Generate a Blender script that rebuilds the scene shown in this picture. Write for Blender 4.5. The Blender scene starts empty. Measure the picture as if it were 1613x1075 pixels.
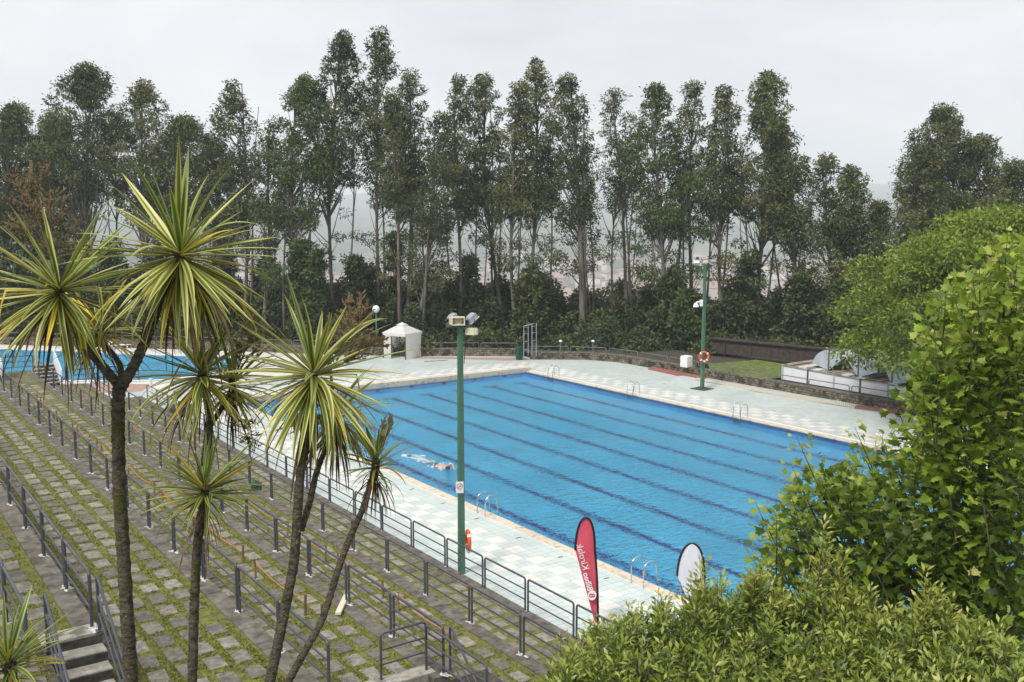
import bpy, math, random
import numpy as np
from mathutils import Vector, Matrix, Euler
R = math.radians
scene = bpy.context.scene
COL = scene.collection
random.seed(7)

# ------------------------------------------------------------------ camera
CAMZ = 10.99
FPX, CXP, CYP, HZN = 1560.0, 806.5, 537.5, 342.0
YAW = R(-34.795)                       # forward lies this far from +Y (clockwise)
PITCH = math.atan((CYP - HZN) / FPX)
cam = bpy.data.cameras.new("camera")
camo = bpy.data.objects.new("camera", cam)
COL.objects.link(camo)
cam.sensor_width = 36.0
cam.lens = FPX / 1613.0 * 36.0
cam.clip_start = 0.1
cam.clip_end = 30000
camo.location = (0, 0, CAMZ)
camo.rotation_euler = (math.pi / 2 - PITCH, 0, YAW)
scene.camera = camo

# ------------------------------------------------------------------ light
SUN_AZ, SUN_EL = R(250), R(52)         # compass-like: direction the sun stands in, from +Y clockwise
world = bpy.data.worlds.new("World")
scene.world = world
world.use_nodes = True
wn = world.node_tree
wn.nodes.clear()
def wnode(t, **k):
    n = wn.nodes.new(t)
    for a, b in k.items():
        setattr(n, a, b)
    return n
wout = wnode('ShaderNodeOutputWorld')
sky = wnode('ShaderNodeTexSky', sky_type='NISHITA', sun_disc=False)
sky.sun_elevation = SUN_EL
sky.sun_rotation = SUN_AZ
bgs = wnode('ShaderNodeBackground'); bgs.inputs[1].default_value = 0.05
wn.links.new(sky.outputs[0], bgs.inputs[0])
tc = wnode('ShaderNodeTexCoord')
mp = wnode('ShaderNodeMapping'); mp.inputs['Scale'].default_value = (1.0, 1.0, 3.2)
wn.links.new(tc.outputs['Generated'], mp.inputs[0])
n1 = wnode('ShaderNodeTexNoise'); n1.inputs['Scale'].default_value = 2.1; n1.inputs['Detail'].default_value = 6; n1.inputs['Roughness'].default_value = .5
n1.inputs['Distortion'].default_value = .5
wn.links.new(mp.outputs[0], n1.inputs[0])
cr = wnode('ShaderNodeValToRGB')
cr.color_ramp.elements[0].position = .33; cr.color_ramp.elements[0].color = (.68, .69, .73, 1)
cr.color_ramp.elements[1].position = .66; cr.color_ramp.elements[1].color = (.93, .925, .93, 1)
wn.links.new(n1.outputs[0], cr.inputs[0])
bgc = wnode('ShaderNodeBackground'); bgc.inputs[1].default_value = .498
wn.links.new(cr.outputs[0], bgc.inputs[0])
mx = wnode('ShaderNodeMixShader'); mx.inputs[0].default_value = 0.93      # cloud cover
wn.links.new(bgs.outputs[0], mx.inputs[1]); wn.links.new(bgc.outputs[0], mx.inputs[2])
wn.links.new(mx.outputs[0], wout.inputs[0])

sl = bpy.data.lights.new("sun", 'SUN')
sl.energy = 1.5; sl.angle = R(14); sl.color = (1.0, .96, .90)
so = bpy.data.objects.new("sun", sl); COL.objects.link(so)
sd = Vector((math.sin(SUN_AZ) * math.cos(SUN_EL), math.cos(SUN_AZ) * math.cos(SUN_EL), math.sin(SUN_EL)))
so.rotation_euler = sd.to_track_quat('Z', 'Y').to_euler()
so.location = (0, 0, 60)
vs = scene.view_settings
vs.view_transform = 'Standard'; vs.look = 'None'; vs.gamma = 1; vs.use_curve_mapping = False
vs.exposure = 1.27
scene.render.engine = 'CYCLES'
scene.cycles.max_bounces = 8
scene.cycles.transparent_max_bounces = 8
scene.cycles.volume_bounces = 3
scene.cycles.use_denoising = True
scene.cycles.caustics_refractive = True
scene.cycles.caustics_reflective = False
scene.cycles.blur_glossy = 0.5

# ------------------------------------------------------------------ helpers
_cw, _sw = math.cos(YAW), math.sin(YAW)
def ray(px, py):
    a = (px - CXP) / FPX; b = -(py - CYP) / FPX
    fw = math.cos(PITCH) + b * math.sin(PITCH); up = -math.sin(PITCH) + b * math.cos(PITCH)
    # right = (cos, sin) of yaw ; forward = (-sin, cos)
    return (a * _cw - fw * _sw, a * _sw + fw * _cw, up)
def P(px, py, z=0.0):
    r = ray(px, py); k = (z - CAMZ) / r[2]
    return Vector((r[0] * k, r[1] * k, z))
def D(px, py, d):
    """point at horizontal distance d along the ray"""
    r = ray(px, py); k = d / math.hypot(r[0], r[1])
    return Vector((r[0] * k, r[1] * k, CAMZ + r[2] * k))

def tag(o, label=None, cat=None, group=None, kind=None):
    if label: o['label'] = label
    if cat: o['category'] = cat
    if group: o['group'] = group
    if kind: o['kind'] = kind
    return o
def empty(name, loc=(0, 0, 0), label=None, cat=None, group=None, kind=None, parent=None, rz=0):
    o = bpy.data.objects.new(name, None); COL.objects.link(o)
    o.empty_display_size = .2
    o.location = loc; o.rotation_euler = (0, 0, rz); o.parent = parent
    return tag(o, label, cat, group, kind)
def link(name, me, parent=None, loc=(0, 0, 0), rot=(0, 0, 0), sc=(1, 1, 1)):
    o = bpy.data.objects.new(name, me); COL.objects.link(o)
    o.parent = parent; o.location = loc; o.rotation_euler = rot; o.scale = sc
    return o

class MB:
    def __init__(s): s.v = []; s.f = []; s.m = []; s.sm = []
    def add(s, vs, fs, mi=0, smooth=False):
        b = len(s.v); s.v += [tuple(p) for p in vs]
        for f in fs: s.f.append([b + i for i in f]); s.m.append(mi); s.sm.append(smooth)
        return s
    def box(s, x0, y0, z0, x1, y1, z1, mi=0):
        v = [(x0,y0,z0),(x1,y0,z0),(x1,y1,z0),(x0,y1,z0),(x0,y0,z1),(x1,y0,z1),(x1,y1,z1),(x0,y1,z1)]
        return s.add(v, [(0,3,2,1),(4,5,6,7),(0,1,5,4),(1,2,6,5),(2,3,7,6),(3,0,4,7)], mi)
    def cham(s, x0, y0, z0, x1, y1, z1, c=.01, mi=0):
        v = [(x0,y0,z0),(x1,y0,z0),(x1,y1,z0),(x0,y1,z0),(x0,y0,z1-c),(x1,y0,z1-c),(x1,y1,z1-c),(x0,y1,z1-c),
             (x0+c,y0+c,z1),(x1-c,y0+c,z1),(x1-c,y1-c,z1),(x0+c,y1-c,z1)]
        return s.add(v, [(0,1,5,4),(1,2,6,5),(2,3,7,6),(3,0,4,7),(4,5,9,8),(5,6,10,9),(6,7,11,10),(7,4,8,11),(8,9,10,11)], mi)
    def obox(s, c, ax, ay, az, mi=0):
        c = Vector(c); ax = Vector(ax); ay = Vector(ay); az = Vector(az)
        v = [c+i*ax+j*ay+k*az for k in (-1,1) for i, j in ((-1,-1),(1,-1),(1,1),(-1,1))]
        return s.add(v, [(0,3,2,1),(4,5,6,7),(0,1,5,4),(1,2,6,5),(2,3,7,6),(3,0,4,7)], mi)
    def tube(s, pts, rad, n=8, mi=0, cap=True, smooth=True, jit=0.0, rnd=None):
        pts = [Vector(p) for p in pts]
        if not hasattr(rad, '__len__'): rad = [rad] * len(pts)
        rings = []; up = Vector((0, 0, 1)); last = None
        for i, p in enumerate(pts):
            t = (pts[min(i+1, len(pts)-1)] - pts[max(i-1, 0)]).normalized()
            if last is None:
                a = t.cross(up) if abs(t.z) < .95 else t.cross(Vector((0, 1, 0)))
            else:
                a = last - t * last.dot(t)
            a.normalize(); b = t.cross(a); last = a
            ring = []
            for k in range(n):
                r = rad[i] * (1 + (rnd.uniform(-jit, jit) if jit else 0))
                th = 2 * math.pi * k / n
                ring.append(p + (a * math.cos(th) + b * math.sin(th)) * r)
            rings.append(ring)
        v = [q for r_ in rings for q in r_]; f = []
        for i in range(len(pts) - 1):
            for k in range(n):
                f.append((i*n+k, i*n+(k+1) % n, (i+1)*n+(k+1) % n, (i+1)*n+k))
        s.add(v, f, mi, smooth)
        if cap: s.add(rings[0], [tuple(reversed(range(n)))], mi); s.add(rings[-1], [tuple(range(n))], mi)
        return s
    def lathe(s, prof, n=16, c=(0,0,0), mi=0, smooth=True, axis='Z'):
        v = []; f = []
        for (r, z) in prof:
            for k in range(n):
                th = 2*math.pi*k/n
                if axis == 'Z': v.append((c[0]+r*math.cos(th), c[1]+r*math.sin(th), c[2]+z))
                elif axis == 'X': v.append((c[0]+z, c[1]+r*math.cos(th), c[2]+r*math.sin(th)))
                else: v.append((c[0]+r*math.cos(th), c[1]+z, c[2]+r*math.sin(th)))
        for i in range(len(prof)-1):
            for k in range(n): f.append((i*n+k, i*n+(k+1) % n, (i+1)*n+(k+1) % n, (i+1)*n+k))
        return s.add(v, f, mi, smooth)
    def mesh(s, name, mats):
        me = bpy.data.meshes.new(name)
        me.from_pydata(s.v, [], s.f); 
        me.polygons.foreach_set('material_index', s.m); me.polygons.foreach_set('use_smooth', s.sm)
        for m in (mats if isinstance(mats, (list, tuple)) else [mats]): me.materials.append(m)
        me.update(); return me
    def build(s, name, mats, parent=None, **k): return link(name, s.mesh(name, mats), parent, **k)

def npmesh(name, verts, quads, mat, tint=None):
    """verts (N,3), quads (M,4) -> mesh, tint per face"""
    me = bpy.data.meshes.new(name)
    nv, nf, w = len(verts), len(quads), quads.shape[1]
    me.vertices.add(nv); me.vertices.foreach_set('co', np.ascontiguousarray(verts, dtype=np.float32).ravel())
    me.loops.add(nf * w); me.loops.foreach_set('vertex_index', quads.astype(np.int32).ravel())
    me.polygons.add(nf); me.polygons.foreach_set('loop_start', np.arange(0, nf * w, w, dtype=np.int32))
    me.update(calc_edges=True)
    if tint is not None:
        a = me.attributes.new('tint', 'FLOAT', 'FACE'); a.data.foreach_set('value', tint.astype(np.float32))
    me.materials.append(mat)
    return me

def leaves(rng, cen, dirs, L, Wd, tint, fold=.25, shape=None):
    """one bent rhombus per leaf: (n,3) centres/base, unit dirs, lengths, widths"""
    n = len(cen)
    r = rng.normal(size=(n, 3)); r -= dirs * (r * dirs).sum(1)[:, None]; r /= np.linalg.norm(r, axis=1)[:, None]
    nr = np.cross(dirs, r)
    L = L[:, None]; W2 = (Wd * .5)[:, None]
    mid = cen + dirs * L * .45 + nr * W2 * fold
    v = np.stack([cen, mid + r * W2, cen + dirs * L, mid - r * W2], 1)
    v[:, 2] -= nr * W2 * fold * 2
    q = np.arange(n * 4).reshape(n, 4)
    return v.reshape(-1, 3), q, tint

# ------------------------------------------------------------------ materials
def mat(name, c1, c2=None, scale=5, rough=.8, detail=4, ramp=(.35, .65), metal=0, bump=0, bscale=None, c3=None, s3=.7,
        trans=0, spec=.3, tint=None, tintcols=None, objvar=0, coat=0, dist=.02, stretch=None, r3=(.5,.62)):
    m = bpy.data.materials.new(name); m.use_nodes = True
    nt = m.node_tree; N = nt.nodes; Lk = nt.links; b = N['Principled BSDF']
    b.inputs['Roughness'].default_value = rough; b.inputs['Metallic'].default_value = metal
    b.inputs['Specular IOR Level'].default_value = spec
    if coat: b.inputs['Coat Weight'].default_value = coat
    geo = N.new('ShaderNodeNewGeometry')
    src = geo.outputs['Position']
    if stretch:
        mpn = N.new('ShaderNodeMapping'); mpn.inputs['Scale'].default_value = stretch
        Lk.new(src, mpn.inputs[0]); src = mpn.outputs[0]
    col = None
    if c2 is not None:
        n = N.new('ShaderNodeTexNoise'); n.inputs['Scale'].default_value = scale; n.inputs['Detail'].default_value = detail
        n.inputs['Roughness'].default_value = .6
        Lk.new(src, n.inputs[0])
        r = N.new('ShaderNodeValToRGB')
        r.color_ramp.elements[0].position = ramp[0]; r.color_ramp.elements[0].color = (*c1, 1)
        r.color_ramp.elements[1].position = ramp[1]; r.color_ramp.elements[1].color = (*c2, 1)
        Lk.new(n.outputs[0], r.inputs[0]); col = r.outputs[0]
    if c3 is not None:
        n = N.new('ShaderNodeTexNoise'); n.inputs['Scale'].default_value = s3; n.inputs['Detail'].default_value = 6
        n.inputs['Roughness'].default_value = .65
        Lk.new(geo.outputs['Position'], n.inputs[0])
        r = N.new('ShaderNodeValToRGB'); r.color_ramp.elements[0].position = r3[0]; r.color_ramp.elements[1].position = r3[1]
        Lk.new(n.outputs[0], r.inputs[0])
        mx_ = N.new('ShaderNodeMix'); mx_.data_type = 'RGBA'
        Lk.new(r.outputs[0], mx_.inputs[0])
        if col: Lk.new(col, mx_.inputs[6])
        else: mx_.inputs[6].default_value = (*c1, 1)
        mx_.inputs[7].default_value = (*c3, 1); col = mx_.outputs[2]
    if tintcols:
        at = N.new('ShaderNodeAttribute'); at.attribute_name = 'tint'
        r = N.new('ShaderNodeValToRGB'); cr_ = r.color_ramp
        k = len(tintcols)
        cr_.elements[0].color = (*tintcols[0], 1); cr_.elements[1].color = (*tintcols[-1], 1)
        for i in range(1, k - 1):
            e = cr_.elements.new(i / (k - 1)); e.color = (*tintcols[i], 1)
        Lk.new(at.outputs['Fac'], r.inputs[0]); col = r.outputs[0]
    if objvar:
        oi = N.new('ShaderNodeObjectInfo')
        mr = N.new('ShaderNodeMapRange'); mr.inputs[3].default_value = 1 - objvar; mr.inputs[4].default_value = 1 + objvar
        Lk.new(oi.outputs['Random'], mr.inputs[0])
        vm = N.new('ShaderNodeVectorMath'); vm.operation = 'SCALE'
        if col: Lk.new(col, vm.inputs[0])
        else: vm.inputs[0].default_value = c1
        Lk.new(mr.outputs[0], vm.inputs['Scale']); col = vm.outputs[0]
    if col: Lk.new(col, b.inputs['Base Color'])
    else: b.inputs['Base Color'].default_value = (*c1, 1)
    if bump:
        n = N.new('ShaderNodeTexNoise'); n.inputs['Scale'].default_value = bscale or scale * 3; n.inputs['Detail'].default_value = 6
        Lk.new(src, n.inputs[0])
        bp = N.new('ShaderNodeBump'); bp.inputs['Strength'].default_value = bump; bp.inputs['Distance'].default_value = dist
        Lk.new(n.outputs[0], bp.inputs['Height']); Lk.new(bp.outputs[0], b.inputs['Normal'])
    if trans:
        tr = N.new('ShaderNodeBsdfTranslucent'); ms = N.new('ShaderNodeMixShader'); ms.inputs[0].default_value = trans
        if col: Lk.new(col, tr.inputs[0])
        else: tr.inputs[0].default_value = (*c1, 1)
        Lk.new(b.outputs[0], ms.inputs[1]); Lk.new(tr.outputs[0], ms.inputs[2])
        Lk.new(ms.outputs[0], N['Material Output'].inputs[0])
    return m

M = {}
M['paver'] = mat('paver stone', (.14,.127,.105), (.265,.245,.20), 9, .9, bump=.8, bscale=30, objvar=.36, c3=(.10,.095,.085), s3=2.6, r3=(.52,.7))
M['joint'] = mat('grassy joint soil', (.085,.095,.022), (.19,.20,.045), 7, .95, bump=1, bscale=40, c3=(.16,.125,.06), s3=3.0, r3=(.55,.7))
M['strip'] = mat('weathered concrete strip', (.072,.065,.052), (.18,.162,.135), 4, .9, bump=.6, bscale=25, c3=(.25,.235,.21), s3=1.9, r3=(.58,.75))
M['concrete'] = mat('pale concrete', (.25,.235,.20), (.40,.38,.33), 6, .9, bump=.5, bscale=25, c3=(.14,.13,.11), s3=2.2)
M['darkconc'] = mat('dark concrete and shaded risers', (.035,.032,.027), (.09,.085,.07), 6, .9, bump=.6, bscale=25)  # also faces the stair risers, where its darkness stands in for shade
M['mortar'] = mat('white mortar', (.32,.31,.29), (.66,.65,.62), 14, .9, bump=.4)
M['rail'] = mat('slate painted steel', (.05,.053,.07), (.07,.073,.093), 3, .42, spec=.5)
M['railback'] = mat('grey painted steel', (.11,.115,.135), (.15,.155,.175), 3, .45, spec=.5)
M['steel'] = mat('stainless steel', (.62,.62,.63), rough=.22, metal=1)
M['coping'] = mat('beige coping stone', (.55,.47,.36), (.70,.62,.50), 3, .75, bump=.3, bscale=20, objvar=.06, c3=(.40,.35,.28), s3=3)
M['white_edge'] = mat('white edge tile', (.72,.70,.66), (.80,.79,.76), 5, .5)
M['mint'] = mat('mint glazed tile', (.49,.56,.54), (.55,.615,.595), 1.2, .45, objvar=.055, spec=.4)
M['whitetile'] = mat('cream glazed tile', (.67,.655,.61), (.72,.71,.67), 1.2, .45, objvar=.03, spec=.4)
M['grout'] = mat('tile grout', (.17,.22,.21), (.25,.30,.29), 4, .9)
M['stone'] = mat('wall stone', (.05,.043,.032), (.25,.21,.15), 2.2, .95, bump=.6, bscale=12, ramp=(.38,.62))
M['walldark'] = mat('wall mortar dark', (.045,.04,.035), (.10,.09,.075), 4, .95)
M['bark_cord'] = mat('cordyline bark', (.045,.036,.026), (.165,.138,.10), 14, .95, bump=1, bscale=45, dist=.05, stretch=(1,1,2.2), c3=(.075,.085,.018), s3=3.2, r3=(.56,.64))
M['bark_euc'] = mat('eucalyptus bark', (.075,.062,.05), (.22,.19,.155), 1.6, .9, bump=.6, bscale=6, stretch=(1,1,.25))
M['twig'] = mat('twig bark', (.06,.05,.035), (.12,.10,.07), 4, .9)
M['euc'] = mat('eucalyptus leaves', (0,0,0), rough=.55, trans=.25, spec=.35, tintcols=[(.022,.031,.013),(.058,.074,.026),(.110,.130,.042),(.18,.185,.066),(.25,.20,.095)])
M['eucg'] = mat('greener eucalyptus leaves', (0,0,0), rough=.55, trans=.25, spec=.35, tintcols=[(.030,.046,.014),(.062,.095,.024),(.10,.145,.034),(.15,.19,.05)])
M['shrub'] = mat('dark shrub leaves', (0,0,0), rough=.55, trans=.2, spec=.3, tintcols=[(.022,.031,.012),(.055,.074,.023),(.10,.125,.034),(.16,.18,.055)])
M['shrubl'] = mat('light shrub leaves', (0,0,0), rough=.6, trans=.25, tintcols=[(.03,.05,.015),(.07,.10,.035),(.13,.16,.07),(.18,.20,.10)])
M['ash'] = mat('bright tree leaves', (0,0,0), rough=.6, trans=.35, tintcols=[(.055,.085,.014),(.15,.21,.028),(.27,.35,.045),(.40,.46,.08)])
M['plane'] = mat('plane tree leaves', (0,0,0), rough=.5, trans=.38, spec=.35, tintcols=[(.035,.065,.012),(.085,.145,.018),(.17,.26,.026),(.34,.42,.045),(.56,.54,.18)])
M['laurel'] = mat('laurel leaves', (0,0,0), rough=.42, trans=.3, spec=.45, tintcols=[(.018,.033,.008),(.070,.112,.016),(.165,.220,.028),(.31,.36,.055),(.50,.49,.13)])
M['planep'] = mat('plane tree leaf single', (.11,.18,.02), (.27,.36,.045), 3, .42, trans=.36, spec=.45, objvar=.5)
M['laurelp'] = mat('laurel leaf single', (.13,.185,.022), (.27,.33,.05), 3, .38, trans=.3, spec=.45, objvar=.45)
M['trunk_plane'] = mat('plane bark', (.05,.042,.028), (.13,.11,.08), 6, .9, bump=.4)
M['grass'] = mat('joint grass', (0,0,0), rough=.8, trans=.3, tintcols=[(.07,.09,.016),(.15,.185,.028),(.25,.275,.05),(.34,.31,.09)])
M['lawn'] = mat('lawn', (.07,.10,.02), (.16,.19,.05), 3, .95)
M['soil'] = mat('soil', (.04,.035,.025), (.09,.075,.05), 4, .95, bump=.6)
M['redpave'] = mat('reddish paving', (.30,.20,.165), (.42,.30,.25), 4, .9)
M['green_pole'] = mat('green painted pole', (.05,.135,.085), (.065,.165,.105), 3, .45, spec=.5)
M['green_dark'] = mat('dark green metal', (.012,.06,.04), (.02,.08,.055), 3, .5)
M['cream'] = mat('cream plastic', (.62,.57,.42), (.70,.65,.50), 5, .5)
M['alu'] = mat('aluminium lamp housing', (.33,.34,.38), (.42,.43,.47), 5, .4, metal=.5)
M['glassl'] = mat('lamp glass', (.20,.27,.32), rough=.1, spec=.8)
M['black'] = mat('black plastic', (.012,.012,.014), rough=.5)
M['white'] = mat('white paint', (.72,.72,.72), (.80,.80,.80), 4, .5)
M['orange'] = mat('orange buoy', (.62,.085,.018), (.70,.12,.03), 3, .45)
M['fabricw'] = mat('white tent canvas', (.76,.75,.72), (.83,.82,.80), 1.5, .8, trans=.42)
M['tentwood'] = mat('brown tent post', (.10,.065,.04), rough=.7)
M['flagred'] = mat('red flag cloth', (.60,.075,.12), (.68,.10,.15), 2, .8, trans=.15)
M['flagwhite'] = mat('white flag cloth', (.66,.66,.74), (.72,.72,.78), 2, .8, trans=.15)
M['flagtext'] = mat('white flag print', (.80,.76,.78), rough=.8)
M['wood'] = mat('weathered stake wood', (.16,.09,.05), (.28,.18,.10), 20, .9, bump=.4, stretch=(1,1,.2), objvar=.3)
M['rope'] = mat('orange rope', (.42,.19,.06), (.55,.28,.10), 30, .9)
M['ropered'] = mat('pink rope', (.50,.16,.10), (.58,.22,.15), 30, .9)
M['floatr'] = mat('red lane float', (.36,.13,.11), (.46,.20,.17), 20, .5)
M['floatw'] = mat('cream lane float', (.62,.56,.46), (.72,.66,.56), 20, .5)
M['panelw'] = mat('white cladding panel', (.66,.67,.69), (.74,.75,.77), .8, .5, objvar=.04)
M['panelg'] = mat('blue grey glazing', (.33,.38,.42), (.42,.47,.50), 1.5, .3, spec=.6)
M['alus'] = mat('brushed aluminium sheet', (.55,.57,.60), (.74,.75,.77), .7, .28, metal=.85, stretch=(.3,.3,6))
M['rust'] = mat('rusty roof sheet', (.14,.09,.065), (.36,.31,.27), 2, .8)
M['cloth'] = mat('grey pool cover', (.48,.46,.43), (.62,.60,.57), 2, .6)
M['darkwood'] = mat('dark timber', (.035,.028,.023), (.075,.06,.05), 4, .9)
M['panicle'] = mat('dried flower stalk', (.08,.055,.025), (.19,.13,.06), 30, .9)
M['bead'] = mat('dried berries', (.14,.10,.05), (.34,.25,.14), 60, .9)
M['skin'] = mat('skin', (.50,.27,.18), (.58,.34,.24), 8, .5)
M['swimcap'] = mat('dark swim cap', (.03,.06,.10), rough=.4)
M['foam'] = mat('water foam', (.85,.9,.93), rough=.6, trans=.3)
M['deadleaf'] = mat('dead leaf', (.065,.04,.022), (.16,.10,.055), 8, .9, objvar=.4)
M['city'] = mat('city', (0,0,0), rough=.9, tintcols=[(.27,.17,.13),(.33,.22,.18),(.42,.33,.27),(.55,.50,.44),(.62,.60,.56)])
M['terrain'] = mat('hills', (.018,.03,.012), (.05,.07,.025), .012, .95, c3=(.10,.12,.06), s3=.004)
M['bronze'] = mat('dark bin', (.015,.07,.05), rough=.5)

# cordyline leaf: green centre, cream-yellow margins, by position across the blade
def cord_mat(name, green, green2, yellow, orange):
    m = bpy.data.materials.new(name); m.use_nodes = True
    N = m.node_tree.nodes; Lk = m.node_tree.links; b = N['Principled BSDF']
    b.inputs['Roughness'].default_value = .42; b.inputs['Specular IOR Level'].default_value = .4
    at = N.new('ShaderNodeAttribute'); at.attribute_name = 'across'
    oi = N.new('ShaderNodeObjectInfo')
    ab = N.new('ShaderNodeMath'); ab.operation = 'ABSOLUTE'; Lk.new(at.outputs['Fac'], ab.inputs[0])
    rn = N.new('ShaderNodeMapRange'); rn.inputs[3].default_value = -.22; rn.inputs[4].default_value = .30
    Lk.new(oi.outputs['Random'], rn.inputs[0])
    ad = N.new('ShaderNodeMath'); ad.operation = 'ADD'; Lk.new(ab.outputs[0], ad.inputs[0]); Lk.new(rn.outputs[0], ad.inputs[1])
    r = N.new('ShaderNodeValToRGB'); e = r.color_ramp
    e.elements[0].position = .0; e.elements[0].color = (*green, 1)
    e.elements[1].position = 1.0; e.elements[1].color = (*orange, 1)
    for p, c in ((.42, green2), (.62, yellow), (.92, yellow)):
        x = e.elements.new(p); x.color = (*c, 1)
    Lk.new(ad.outputs[0], r.inputs[0])
    oi2 = N.new('ShaderNodeMapRange'); oi2.inputs[3].default_value = .75; oi2.inputs[4].default_value = 1.2
    mm = N.new('ShaderNodeMath'); mm.operation = 'FRACT'; m7 = N.new('ShaderNodeMath'); m7.operation = 'MULTIPLY'; m7.inputs[1].default_value = 7.31
    Lk.new(oi.outputs['Random'], m7.inputs[0]); Lk.new(m7.outputs[0], mm.inputs[0]); Lk.new(mm.outputs[0], oi2.inputs[0])
    vm = N.new('ShaderNodeVectorMath'); vm.operation = 'SCALE'; Lk.new(r.outputs[0], vm.inputs[0]); Lk.new(oi2.outputs[0], vm.inputs['Scale'])
    Lk.new(vm.outputs[0], b.inputs['Base Color'])
    tr = N.new('ShaderNodeBsdfTranslucent'); ms = N.new('ShaderNodeMixShader'); ms.inputs[0].default_value = .25
    Lk.new(vm.outputs[0], tr.inputs[0]); Lk.new(b.outputs[0], ms.inputs[1]); Lk.new(tr.outputs[0], ms.inputs[2])
    Lk.new(ms.outputs[0], N['Material Output'].inputs[0])
    return m
M['cord'] = cord_mat('striped cordyline leaf', (.11,.16,.02), (.20,.25,.045), (.62,.60,.20), (.66,.58,.20))
M['cordg'] = cord_mat('green cordyline leaf', (.07,.12,.018), (.11,.17,.03), (.34,.38,.09), (.30,.28,.08))
M['cordo'] = cord_mat('yellow cordyline leaf', (.17,.20,.02), (.34,.32,.035), (.66,.52,.06), (.50,.30,.03))

# far deck: the same tiles, too small to build beyond
def deck_mat():
    m = bpy.data.materials.new('tiled pool deck'); m.use_nodes = True
    N = m.node_tree.nodes; Lk = m.node_tree.links; b = N['Principled BSDF']
    b.inputs['Roughness'].default_value = .5
    geo = N.new('ShaderNodeNewGeometry')
    sx = N.new('ShaderNodeSeparateXYZ'); Lk.new(geo.outputs['Position'], sx.inputs[0])
    def mth(op, a, b_=None):
        n = N.new('ShaderNodeMath'); n.operation = op
        for i, q in enumerate((a, b_)):
            if q is None: continue
            if isinstance(q, (int, float)): n.inputs[i].default_value = q
            else: Lk.new(q, n.inputs[i])
        return n.outputs[0]
    X, Y = sx.outputs[0], sx.outputs[1]
    T = .3
    def cell(v, t): return mth('FLOOR', mth('DIVIDE', v, t))
    def fr(v, t): return mth('FRACT', mth('DIVIDE', v, t))
    # checker of 2x2 tiles
    ck = mth('MODULO', mth('ADD', mth('ADD', cell(X, .6), cell(Y, .6)), 1000), 2)
    def band(v, a, b_): return mth('MULTIPLY', mth('GREATER_THAN', v, a), mth('LESS_THAN', v, b_))
    near = mth('MULTIPLY', band(X, 16.8, 18.6), mth('LESS_THAN', Y, 60))
    far = mth('MULTIPLY', band(X, 42.0, 43.8), mth('LESS_THAN', Y, 61))
    end_ = mth('MULTIPLY', band(Y, 59.0, 61.4), band(X, 18.6, 42))
    msk = mth('MAXIMUM', mth('MAXIMUM', near, far), end_)
    # the broad cream area toward the second pool
    wide = mth('MULTIPLY', mth('GREATER_THAN', Y, 64.5), mth('LESS_THAN', X, 31))
    wfac = mth('MAXIMUM', mth('MULTIPLY', ck, msk), wide)
    cmb = N.new('ShaderNodeCombineXYZ'); Lk.new(cell(X, T), cmb.inputs[0]); Lk.new(cell(Y, T), cmb.inputs[1])
    wnz = N.new('ShaderNodeTexWhiteNoise'); Lk.new(cmb.outputs[0], wnz.inputs[0])
    mixc = N.new('ShaderNodeMix'); mixc.data_type = 'RGBA'; Lk.new(wfac, mixc.inputs[0])
    mixc.inputs[6].default_value = (.50,.56,.54,1); mixc.inputs[7].default_value = (.72,.70,.65,1)
    vr = N.new('ShaderNodeMapRange'); vr.inputs[3].default_value = .90; vr.inputs[4].default_value = 1.06; Lk.new(wnz.outputs[0], vr.inputs[0])
    nz = N.new('ShaderNodeTexNoise'); nz.inputs['Scale'].default_value = .35; nz.inputs['Detail'].default_value = 6; Lk.new(geo.outputs['Position'], nz.inputs[0])
    v2 = N.new('ShaderNodeMapRange'); v2.inputs[1].default_value = .3; v2.inputs[2].default_value = .7; v2.inputs[3].default_value = .88; v2.inputs[4].default_value = 1.05; Lk.new(nz.outputs[0], v2.inputs[0])
    g = mth('MAXIMUM', mth('GREATER_THAN', fr(X, T), .955), mth('GREATER_THAN', fr(Y, T), .955))
    gm = mth('SUBTRACT', 1, mth('MULTIPLY', g, .42))
    vm = N.new('ShaderNodeVectorMath'); vm.operation = 'SCALE'; Lk.new(mixc.outputs[2], vm.inputs[0])
    Lk.new(mth('MULTIPLY', mth('MULTIPLY', vr.outputs[0], v2.outputs[0]), gm), vm.inputs['Scale'])
    Lk.new(vm.outputs[0], b.inputs['Base Color'])
    return m
M['deck'] = deck_mat()

def pooltile(name, c, c2, t=.25):
    m = bpy.data.materials.new(name); m.use_nodes = True
    N = m.node_tree.nodes; Lk = m.node_tree.links; b = N['Principled BSDF']; b.inputs['Roughness'].default_value = .5
    geo = N.new('ShaderNodeNewGeometry')
    nz = N.new('ShaderNodeTexNoise'); nz.inputs['Scale'].default_value = 1.4; nz.inputs['Detail'].default_value = 3; Lk.new(geo.outputs['Position'], nz.inputs[0])
    r = N.new('ShaderNodeValToRGB'); r.color_ramp.elements[0].position = .3; r.color_ramp.elements[1].position = .7
    r.color_ramp.elements[0].color = (*c, 1); r.color_ramp.elements[1].color = (*c2, 1)
    Lk.new(nz.outputs[0], r.inputs[0]); Lk.new(r.outputs[0], b.inputs['Base Color'])
    return m
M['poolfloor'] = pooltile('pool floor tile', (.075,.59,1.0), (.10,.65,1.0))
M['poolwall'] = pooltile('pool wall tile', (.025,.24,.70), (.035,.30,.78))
M['lane'] = pooltile('lane line tile', (.008,.03,.30), (.012,.045,.36))

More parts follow.
